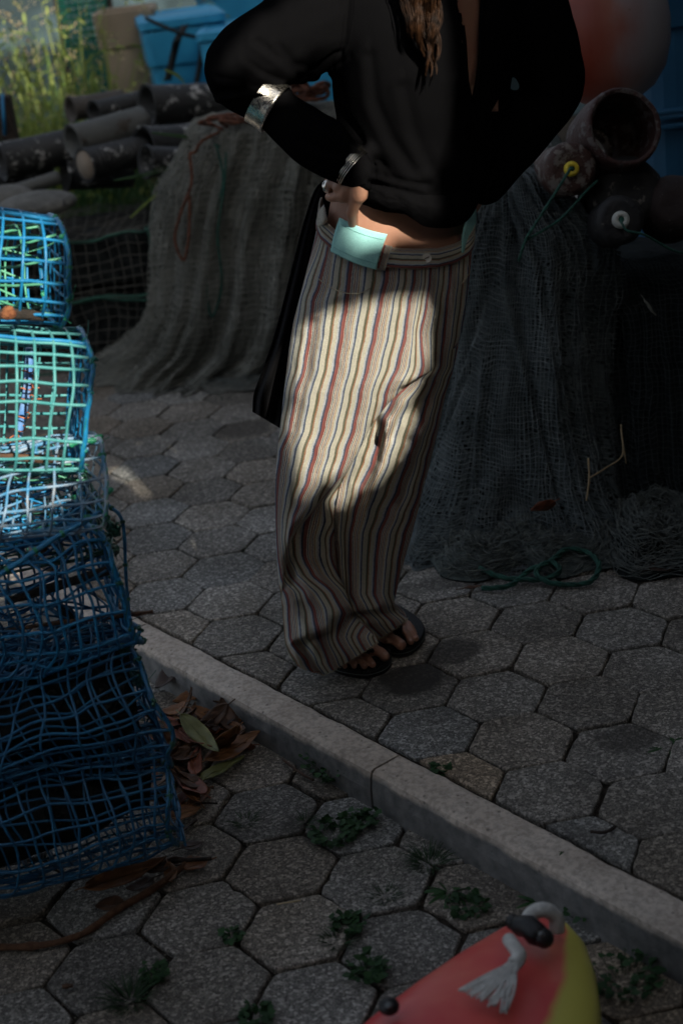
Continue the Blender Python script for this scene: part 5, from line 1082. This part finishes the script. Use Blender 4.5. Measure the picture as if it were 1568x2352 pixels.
def grass_clump(name, label, c, rad, n, L, w, m, heads=None, leaf=0, group='tall grasses at the back left'):
    root = thing(name, tuple(c), label, 'plant', group); b = MB(); h = MB()
    for k in range(n):
        a = rng.uniform(0, 6.28); r = rad*math.sqrt(rng.random()); p = Vector(c)+Vector((math.cos(a)*r, math.sin(a)*r, 0)); d = Vector((math.cos(a)*.35*rng.random()+rng.normal(0, .12), math.sin(a)*.3*rng.random()+rng.normal(0, .1), 1)); LL = L*rng.uniform(.55, 1.1)
        e = blade(b, p, d, LL, w*rng.uniform(.6, 1.3), rng.uniform(.3, 1.3), 7)
        if leaf:
            for q_ in range(leaf):
                t = rng.uniform(.25, 1); pp = p.lerp(e, t)+Vector((0, 0, .10*math.sin(t*3.1))); blade(b, pp, rng.normal(0, 1, 3)+np.array([0, 0, .3]), rng.uniform(.04, .09), .008*rng.uniform(.7, 1.6), .8, 3)
        if heads and rng.random() < heads:
            for q_ in range(4): h.ball(e+Vector(rng.normal(0, .012, 3)), rng.uniform(.003, .006), 3)
    b.build('blades', m, root, smooth=False)
    if heads: h.build('seedheads', M_flow, root)['kind'] = 'stuff'
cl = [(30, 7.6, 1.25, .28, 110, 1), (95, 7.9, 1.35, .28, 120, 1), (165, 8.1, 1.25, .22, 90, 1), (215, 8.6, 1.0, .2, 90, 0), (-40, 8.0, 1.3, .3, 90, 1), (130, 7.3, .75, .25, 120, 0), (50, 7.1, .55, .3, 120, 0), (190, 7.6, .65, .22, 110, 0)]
lab = ['sunlit feathery grass at the far left edge with pale seedheads', 'tallest sunlit grass clump with pale seedheads', 'sunlit grass clump leaning beside the green mesh fence', 'shade-toned green clump in front of the green mesh fence', 'sunlit grass clump cut by the left edge', 'low shade-toned green clump under the sunlit grass', 'low green clump above the left pot', 'low shaded clump left of the tan bin']
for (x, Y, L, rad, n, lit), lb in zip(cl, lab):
    grass_clump('grass_clump', lb, gx(x, Y), rad, n, L, .0075, M_gr1 if lit else M_gr2, .7 if lit else 0, 6 if lit else 5)  # lit flag picks the brighter green: sun and shade put into the colour
# green mesh fence, low wall and pale ground behind
b = MB(); P0, P1 = gx(150, 9.3), gx(262, 9.3)
fe = thing('mesh_fence', tuple(P0), 'teal plastic mesh fence panel behind the grasses', 'fence'); z1 = 2.0
M_fm = net_mat('teal_fence_mesh', (.02, .15, .11), (.04, .22, .17), 14, 26, .30, .2, .0)
b.grid([[P0+np.array([0, 0, z]), P1+np.array([0, 0, z])] for z in (0.7, z1)], uv=[[(0, 0), (.6, 0)], [(0, 1.3), (.6, 1.3)]]); b.build('mesh', M_fm, fe, solid=.004)
for x in (P0, P1): b = MB(); b.box((x[0], x[1]+.03, z1/2), (.05, .05, z1)); b.build('post', M_dstick, fe, smooth=False, bevel=.004)
b = MB(); b.box((-1.0, 11.2, 1.2), (9.5, .3, 2.4)); bw = thing('back_wall', (-1, 11.2, 0), 'dark wall closing the back of the yard', 'wall'); b.build('wall', noisy('dark_render', (.015, .03, .035), (.10, .16, .19), 1.2, .9), bw, smooth=False)
b = MB(); P = [[(x, y, .02+.05*fbm(x*2, y*2, 1)) for x in np.linspace(-3.6, -1.0, 30)] for y in np.linspace(7.6, 10.4, 30)]; b.grid(P); o = b.build('tarpaulin', noisy('pale_green_tarp', (.05, .11, .095), (.10, .18, .16), 5, .7, .8, .02)); tag(o, 'pale grey-green tarpaulin spread on the ground behind the pots', 'tarpaulin')
b = MB(); b.box((at(8, 260, 7.0)[0], 7.0, .55), (.09, .09, .95)); pp = thing('wooden_post', tuple(at(8, 300, 7.0)*np.array([1, 1, 0])), 'short dark post with a blue cord at the left edge', 'post'); b.build('post', M_dstick, pp, smooth=False, bevel=.006); b = MB(); b.tube([at(6, 215, 6.93), at(12, 310, 6.93)], .008, 6); b.build('cord', M_blue, pp)
# long reeds across the traps
for k, (pts, lb) in enumerate([([(262, 415), (330, 402), (390, 385)], 'green reed blade lying over the wire traps'), ([(350, 305), (430, 315), (490, 330)], 'thin green reed blade crossing the crusted pots'), ([(300, 500), (350, 455), (380, 440)], 'yellowish reed tuft at the corner of the grey net'), ([(378, 160), (405, 172), (425, 190)], 'dry reed tip in front of the blue tub')]):
    b = MB(); p = spline([at(x, y, 5.95 if k != 3 else 6.3) for x, y in pts], 6)
    for dz in (0, .012, -.01): b.tube([q_+np.array([0, 0, dz*i/len(p)]) for i, q_ in enumerate(p)], [.0045*(1-.8*i/len(p)) for i in range(len(p))], 4)
    o = b.build('reed', M_gr2 if k < 2 else M_gr1); tag(o, lb, 'reed')
# ------------------------------------------------------------------ leaves, twigs, weeds
M_lf = [noisy('dry_leaf_brown', (.045, .020, .009), (.10, .045, .018), 30, .6, .5, .004), noisy('dry_leaf_orange', (.13, .05, .015), (.20, .085, .025), 20, .55, .4, .004), noisy('olive_leaf', (.10, .11, .03), (.16, .16, .045), 18, .5, .4, .004), noisy('dry_leaf_dark', (.018, .010, .006), (.045, .022, .012), 30, .6, .5, .004), noisy('dry_leaf_red', (.14, .035, .015), (.20, .06, .025), 30, .6, .5, .004)]
def leaf(c, L, w, yaw, pitch, roll_, m, label, curl=.5, group=None, fold=.25):
    P = []; n = 20; k = 9
    for i in range(n+1):
        t = i/n; row = []
        ww = w*math.sin(math.pi*min(1, t**.85))**.75*(1-.25*t); 
        for j in range(k):
            s = -1+2*j/(k-1); x = (t-.5)*L; y = s*ww; z = abs(s)*ww*fold+curl*L*.5*((t-.5)**2*2)*(1 if curl > 0 else 1)+.05*L*fbm(t*3+L*50, s*1.5, w*90)
            row.append((x, y, z))
        P.append(row)
    R = Matrix.Translation(Vector(c)) @ Matrix.Rotation(yaw, 4, 'Z') @ Matrix.Rotation(pitch, 4, 'Y') @ Matrix.Rotation(roll_, 4, 'X')
    b = MB(); b.grid([[tuple(R @ Vector(p)) for p in r] for r in P]); zmin = min(v[2] for v in b.v); base_z = c[2]-.012
    if zmin < base_z: b.v = [(x, y, z+base_z-zmin) for x, y, z in b.v]
    o = b.build('leaf', m, solid=.0009); tag(o, label, 'leaf', group)
    v = MB(); v.tube([tuple(R @ Vector((P[i][4][0]-(.02 if i == 0 else 0), 0, P[i][4][2]+.001))) for i in range(n+1)], [.0014*(1-.7*i/n) for i in range(n+1)], 4)
    if zmin < base_z: v.v = [(x, y, z+base_z-zmin) for x, y, z in v.v]
    v.build('midrib', m, o); return o
G_ = 'dead leaves in the corner of the kerb'
def lg(x, y, z=LOW+.02): return gr(x, y, z)
leaf(lg(462, 1690, LOW+.07), .155, .024, -.95, .25, .3, M_lf[2], 'olive green leaf with a curled edge on top of the dead leaves', .3)
leaf(lg(505, 1770, LOW+.02), .15, .022, .75, .05, -.1, M_lf[2], 'dull olive leaf lying flat with its tip on the bare paver', .1)
leaf(lg(535, 1720, LOW+.03), .15, .034, .55, -.1, .2, M_lf[1], 'broad brown leaf slanting up towards the kerb', .25)
leaf(lg(520, 1650, LOW+.05), .10, .028, 1.9, -.5, .3, M_lf[0], 'brown folded leaf leaning on the kerb above the olive one', .5)
leaf(lg(290, 2010, LOW+.02), .18, .030, .45, 0, .25, M_lf[1], 'large orange-brown leaf under the front edge of the bottom trap', .2)
leaf(lg(425, 1868, LOW+.02), .07, .028, .3, 0, .1, M_lf[1], 'small blunt orange-brown leaf beside the bottom trap', .2)
leaf(lg(380, 1985, LOW+.015), .09, .018, .1, 0, .2, M_lf[0], 'narrow brown leaf next to the black stick', .3)
for k in range(64):
    x, y = rng.uniform(345, 560), rng.uniform(1545, 1830)
    if y > 1720 and x > 455: x -= 110
    if (y-1560)/ (x-330+1e-3) < .55 and x > 420: y += 60
    leaf(lg(x, y, LOW+rng.uniform(.01, .06)), rng.uniform(.07, .13), rng.uniform(.016, .030), rng.uniform(0, 6.28), rng.normal(0, .35), rng.normal(0, .5), M_lf[int(rng.choice([0, 0, 3, 3, 4, 1]))], 'dry brown leaf curled up in the leaf pile between traps and kerb', rng.uniform(.2, .9), G_)
for (x, y) in ((400, 1850), (415, 1900), (432, 1945), (445, 1985), (405, 2010), (385, 1840), (440, 1800), (360, 1990), (455, 1840), (330, 2040), (250, 2080)):
    leaf(lg(x+rng.normal(0, 6), y+rng.normal(0, 6), LOW+.014), rng.uniform(.05, .09), rng.uniform(.014, .024), rng.uniform(0, 6.28), rng.normal(0, .12), rng.normal(0, .25), M_lf[int(rng.choice([0, 3, 1]))], 'dry brown leaf strewn beside the bottom trap', rng.uniform(.1, .6), 'dead leaves strewn beside the bottom trap')
leaf(gr(378, 803, .03), .13, .035, .1, .1, .1, M_lf[1], 'dry orange-brown leaf on the grey net skirt', .3); leaf(at(1245, 1172, 3.66), .085, .03, 2.4, .5, .6, M_lf[4], 'curled red-brown leaf caught on the hanging net', .5)
leaf(gr(1015, 1175, .02), .10, .03, .8, .1, .2, M_lf[3], 'dark dry leaf at the base of the net beside the trousers', .4); leaf(gr(235, 820, .01), .06, .012, .5, 0, 0, M_lf[0], 'small brown leaf on the pavers left of the net skirt', .3); leaf(gr(1525, 1305, .02), .09, .03, .3, 0, 0, M_lf[3], 'dark leaf under the net at the right edge', .4)
leaf(at(1490, 720, 3.95), .07, .014, .6, .9, .3, noisy('pale_husk', (.14, .14, .12), (.2, .2, .17)), 'pale husk caught in the net below the black floats', .2)
leaf(gr(1085, 1350, .01), .05, .010, .1, 0, 0, M_lf[0], 'thin dry leaf lying below the bunched net', .2)
def twig(label, pts, r, m, z=LOW+.012, n=6, jit=.4, cat='twig'):
    o = rod('twig', [gr(x, y, z+(dz if True else 0)) if not hasattr(Y3, 'real') or Y3 is None else at(x, y, Y3) for (x, y, dz, Y3) in pts], r, m, None, n, jit, 7); return tag(o, label, cat)
twig('long rust-brown root lying across the pavers in front of the traps', [(-30, 2176, 0, None), (90, 2172, 0, None), (190, 2145, 0, None), (270, 2090, 0, None), (370, 2030, .002, None), (440, 1972, 0, None)], .0075, noisy('rusty_root', (.09, .04, .018), (.16, .08, .04), 60, .9, 1, .006))
twig('short black stick poking out from under the bottom trap', [(395, 1978, .006, None), (440, 1975, .008, None), (486, 1972, .008, None)], .0042, M_dstick, jit=.1); twig('small black twig on the pavers by the leaf pile', [(430, 1855, .002, None), (460, 1845, .004, None), (500, 1845, .002, None)], .0022, M_dstick)
twig('thin brown twig leaning along the foot of the kerb', [(650, 1745, 0, None), (690, 1775, .004, None), (720, 1792, 0, None)], .0028, M_lf[0]); twig('black curved twig on the pavers beyond the kerb at the right', [(1355, 1910, -LOW, None), (1385, 1912, -LOW, None), (1408, 1902, -LOW, None), (1410, 1898, -LOW, None)], .0035, M_dstick)
twig('pale straw on the pavers at the bottom of the picture', [(635, 2042+35, 0, None), (690, 2068, 0, None)], .0014, M_flow); twig('small brown stub lying on a paver near the bottom left', [(178, 2382*.0+2235*0+2380, 0, None), (208, 2378, 0, None)] if 0 else [(144, 2266, 0, None), (168, 2264, 0, None)], .005, M_lf[0])
twig('dry bent reed caught in the dark net', [(1350, 1052, 0, 3.80), (1352, 1100, 0, 3.78), (1346, 1150, 0, 3.77)], .0026, noisy('dry_reed', (.26, .19, .10), (.36, .27, .15))); twig('dry reed crossing the dark net', [(1352, 1098, 0, 3.78), (1390, 1075, 0, 3.77), (1428, 1045, 0, 3.78), (1425, 985, 0, 3.82)], .0022, noisy('dry_reed2', (.22, .16, .08), (.3, .22, .12))); twig('thin dry stalk standing in the dark net', [(1425, 975, 0, 3.82), (1430, 1020, 0, 3.8), (1437, 1065, 0, 3.79)], .002, noisy('dry_reed3', (.22, .16, .08), (.3, .22, .12)))
def weed(label, x, y, z, R, n, kind, H=.05):
    c = gr(x, y, z); root = MB()
    for k in range(n):
        a = rng.uniform(0, 6.28); r = R*math.sqrt(rng.random()); p = Vector(c)+Vector((math.cos(a)*r*.7, math.sin(a)*r*.7, 0))
        if kind == 'grass': blade(root, p, (math.cos(a)*.7, math.sin(a)*.7, 1), H*rng.uniform(.5, 1.2), .0012, 1.0, 4)
        elif kind == 'rosette': blade(root, Vector(c), (math.cos(a), math.sin(a), .55), R*rng.uniform(.7, 1.2), R*.10, .9, 5)
        else:
            d = Vector((math.cos(a)*.8, math.sin(a)*.8, .9)); e = p+d*H*rng.uniform(.2, .9); e.z = max(e.z, z+.004)
            q_ = rng.uniform(.004, .011); o = len(root.v); u_ = Vector(rng.normal(0, 1, 3)); u_.z *= .35; u_.normalize(); v_ = u_.cross(Vector((rng.normal(0, .35), rng.normal(0, .35), 1))).normalized()
            for t in range(7): an = 2*math.pi*t/7; rr = q_*(1 if t % 2 else .72); root.v.append(tuple(e+u_*math.cos(an)*rr+v_*math.sin(an)*rr))
            root.f.append(tuple(o+t for t in range(7))); root.tube([p, e], .0006, 3, cap=False)
    o = root.build('weed', M_moss if kind == 'grass' else M_weed, smooth=False); return tag(o, label, 'weed', 'weeds in the paving joints')
L0_ = LOW-.004
for a in [('bushy weed growing at the kerb seam', 775, 1785, L0_, .045, 150, 'leafy', .075), ('leafy weed spreading along the joint below the kerb seam', 770, 1925, L0_, .05, 130, 'leafy', .035), ('leafy tuft right of the spreading weed', 830, 1895, L0_, .03, 80, 'leafy', .03), ('grassy tuft in the joint left of the spreading weed', 565, 1890, L0_, .03, 60, 'grass', .03), ('short grass near the foot of the leaf pile', 700, 1905*0+1890, L0_, .02, 30, 'grass', .03),
          ('dark grass tuft against the kerb foot', 985, 1985, L0_, .04, 130, 'grass', .05), ('rosette weed with pointed leaves near the coloured float', 1030, 2052, L0_, .055, 16, 'rosette', .05), ('small leaves beside the pointed rosette', 1075, 2090, L0_, .04, 60, 'leafy', .03), ('grass clump in the joint left of the float', 800, 2135, L0_, .03, 70, 'leafy', .03), ('fern-like weed in the middle joint', 775, 2165, L0_, .035, 60, 'grass', .035),
          ('long grass tuft at the bottom left', 300, 2300, L0_, .04, 150, 'grass', .055), ('green tuft on the joint right of the long grass', 352, 2250, L0_, .018, 50, 'leafy', .03), ('low weed near the bottom middle', 590, 2345, L0_, .03, 60, 'leafy', .025), ('weed in the joint left of the red float', 845, 2240, L0_, .035, 80, 'leafy', .03), ('tiny weed in the joint below the tan paver', 535, 2160, L0_, .015, 30, 'leafy', .02), ('tuft of grass in the joint above the float', 885, 2062, L0_, .03, 60, 'grass', .03),
          ('tall pointed weed at the kerb foot behind the float', 1232, 2075, L0_, .05, 18, 'rosette', .1), ('leaf cluster at the kerb foot right of the float', 1350, 2110, L0_, .03, 30, 'leafy', .05), ('shaded weed patch right of the float', 1430, 2260, L0_, .07, 90, 'leafy', .04), ('rosette weed on the upper paving at the right edge', 1540, 1722, -.008, .07, 20, 'rosette', .04), ('small weed along the upper edge of the kerb', 1012, 1772, -.008, .018, 34, 'leafy', .016), ('tiny weed on the kerb joint further right', 1302, 1965, -.008, .014, 26, 'leafy', .014), ('tiny sprout in a joint of the upper paving', 1303, 1715, -.008, .016, 8, 'rosette', .02),
          ('small grass sprout in a joint left of the trousers', 545, 1268, -.008, .025, 14, 'grass', .03), ('green sprout below the coiled rope', 1142, 1388, -.008, .02, 10, 'grass', .02), ('green sprout at the edge of the grey net skirt', 520, 918, -.008, .03, 20, 'grass', .03), ('green frond on the pavers behind the blue traps', 255, 735, .0, .07, 30, 'grass', .06)]: weed(*a)
# grit in the joints
gt = MB()
for k in range(2600):
    if rng.random() < .5: p = gr(rng.uniform(-40, 900), rng.uniform(1880, 2352), LOW-.012)
    else: p = gr(rng.uniform(200, 1568), rng.uniform(900, 2000), -.010)
    if (p[2] > -.05) and ((p[:2]-KI0)@kn > -.01): continue
    if (p[2] < -.05) and ((p[:2]-KO0)@kn < .01): continue
    gt.ball(p, tuple(rng.uniform(.0012, .0034, 3)), 3)
g_ = gt.build('grit', noisy('pale_grit', (.10, .09, .075), (.26, .24, .20), 90, .9)); g_['kind'] = 'stuff'
# ------------------------------------------------------------------ foreground float (small plastic hull)
hl = thing('hull', tuple(gr(1100, 2500, LOW)), 'blurred pink-red and yellow plastic hull nose with a black cleat, bottom right', 'boat hull'); 
m = mat('pink_yellow_plastic', (.5, .1, .08), .35); q = NT(m); uv = q.n('ShaderNodeTexCoord'); s = q.n('ShaderNodeSeparateXYZ'); q.l(uv.outputs['UV'], s.inputs[0]); nz = q.noise(q.co(), 6, 3)
f = q.math('ADD', s.outputs[0], q.math('MULTIPLY', q.math('SUBTRACT', nz, .5), .16)); q.base(q.mix(q.ramp(f, [(.78, (0, 0, 0)), (.83, (1, 1, 1))]), q.ramp(q.noise(q.co('Object', (1, 1, 1)), 7, 3), [(.3, (.60, .035, .05)), (.55, (.68, .11, .09)), (.75, (.74, .24, .16))]), (.55, .50, .10)))
HR = [((1262, 2092), (1276, 2090), .02), ((1205, 2102), (1312, 2118), .035), ((1140, 2128), (1345, 2155), .045), ((1040, 2190), (1368, 2225), .055), ((940, 2258), (1378, 2300), .060), ((845, 2330), (1378, 2370), .062), ((740, 2420), (1360, 2470), .064), ((560, 2600), (1290, 2680), .066), ((420, 2900), (1200, 2950), .066)]
Zt = .10; P = []; U = []
for i, t in enumerate(np.linspace(0, len(HR)-1, 60)):
    k0 = min(int(t), len(HR)-2); f_ = t-k0; A_ = [np.array(HR[k][0]) for k in (k0, k0+1)]; B_ = [np.array(HR[k][1]) for k in (k0, k0+1)]; a = A_[0]*(1-f_)+A_[1]*f_; c = B_[0]*(1-f_)+B_[1]*f_; th_ = HR[k0][2]*(1-f_)+HR[k0+1][2]*f_
    pa, pc = gr(*a, Zt-.035), gr(*c, Zt-.035); C = (pa+pc)/2; A = (pc-pa)/2; row = []; ur = []
    for k in range(64):
        an = 2*math.pi*k/64; cx, sy = math.cos(an), math.sin(an); e = 2/2.7; cc = math.copysign(abs(cx)**e, cx); ss = math.copysign(abs(sy)**e, sy); row.append(C+A*cc+np.array([0, 0, ss*th_-.03])); ur.append((.5+.5*cc, i/60))
    P.append(row); U.append(ur)
b = MB(); b.grid(P, True, U); b.f.append(tuple(range(64))[::-1]); b.f.append(tuple(59*64+k for k in range(64))); b.build('shell', m, hl)
M_cl = noisy('black_cleat', (.006, .006, .007), (.015, .015, .016), 50, .5); cz = Zt+.03
b = MB(); c0, c1 = Vector(gr(1178, 2118, cz)), Vector(gr(1248, 2155, cz)); b.tube([c0, c0.lerp(c1, .25), c0.lerp(c1, .5)+Vector((0, 0, .008)), c0.lerp(c1, .75), c1], [.013, .018, .019, .02, .016], 12); b.ball(c0, .014, 6); b.ball(c1, .017, 6); b.build('cleat', M_cl, hl)
M_bolt = mat('bolt_head', (.12, .13, .13), .4, .6); b = MB(); b.ball(gr(1243, 2145, cz+.022), (.006, .006, .004), 6); b.build('bolt', M_bolt, hl)
M_wr = noisy('white_rope', (.55, .55, .52), (.74, .74, .70), 60, .9, 1, .006)
b = MB(); b.tube(spline([gr(1205, 2125, cz), gr(1222, 2098, cz+.01), gr(1250, 2090, cz+.012), gr(1275, 2106, cz-.005), gr(1278, 2140, cz-.03)], 6), .013, 10); b.tube(spline([gr(1168, 2158, cz), gr(1180, 2175, cz+.005), gr(1192, 2195, cz+.003), gr(1180, 2215, cz)], 6), .012, 10)
for k in range(46):
    s_ = (int(rng.random()*5)+.5+rng.normal(0, .16))/5; e_ = (1042+130*s_+rng.normal(0, 4), 2270+52*s_*rng.uniform(.6, 1.3)); a = gr(1185+rng.uniform(-16, 18), 2208+rng.uniform(-8, 8), cz+rng.uniform(-.004, .006)); mid = gr((1185+e_[0])/2+rng.normal(0, 5), (2208+e_[1])/2+rng.normal(0, 4), cz+.006); b.tube(spline([a, mid, gr(e_[0], e_[1], cz-.004)], 4), .0022, 5)
b.build('frayed_rope', M_wr, hl)
b = MB(); b.ball(gr(893, 2312, Zt+.012), (.017, .017, .012), 8); b.build('rivet', M_cl, hl); b = MB(); b.ball(gr(893, 2309, Zt+.024), (.007, .007, .003), 6); b.build('bolt', M_bolt, hl)
# ------------------------------------------------------------------ tidy
for o in bpy.data.objects:
    if '_w' in o: del o['_w']
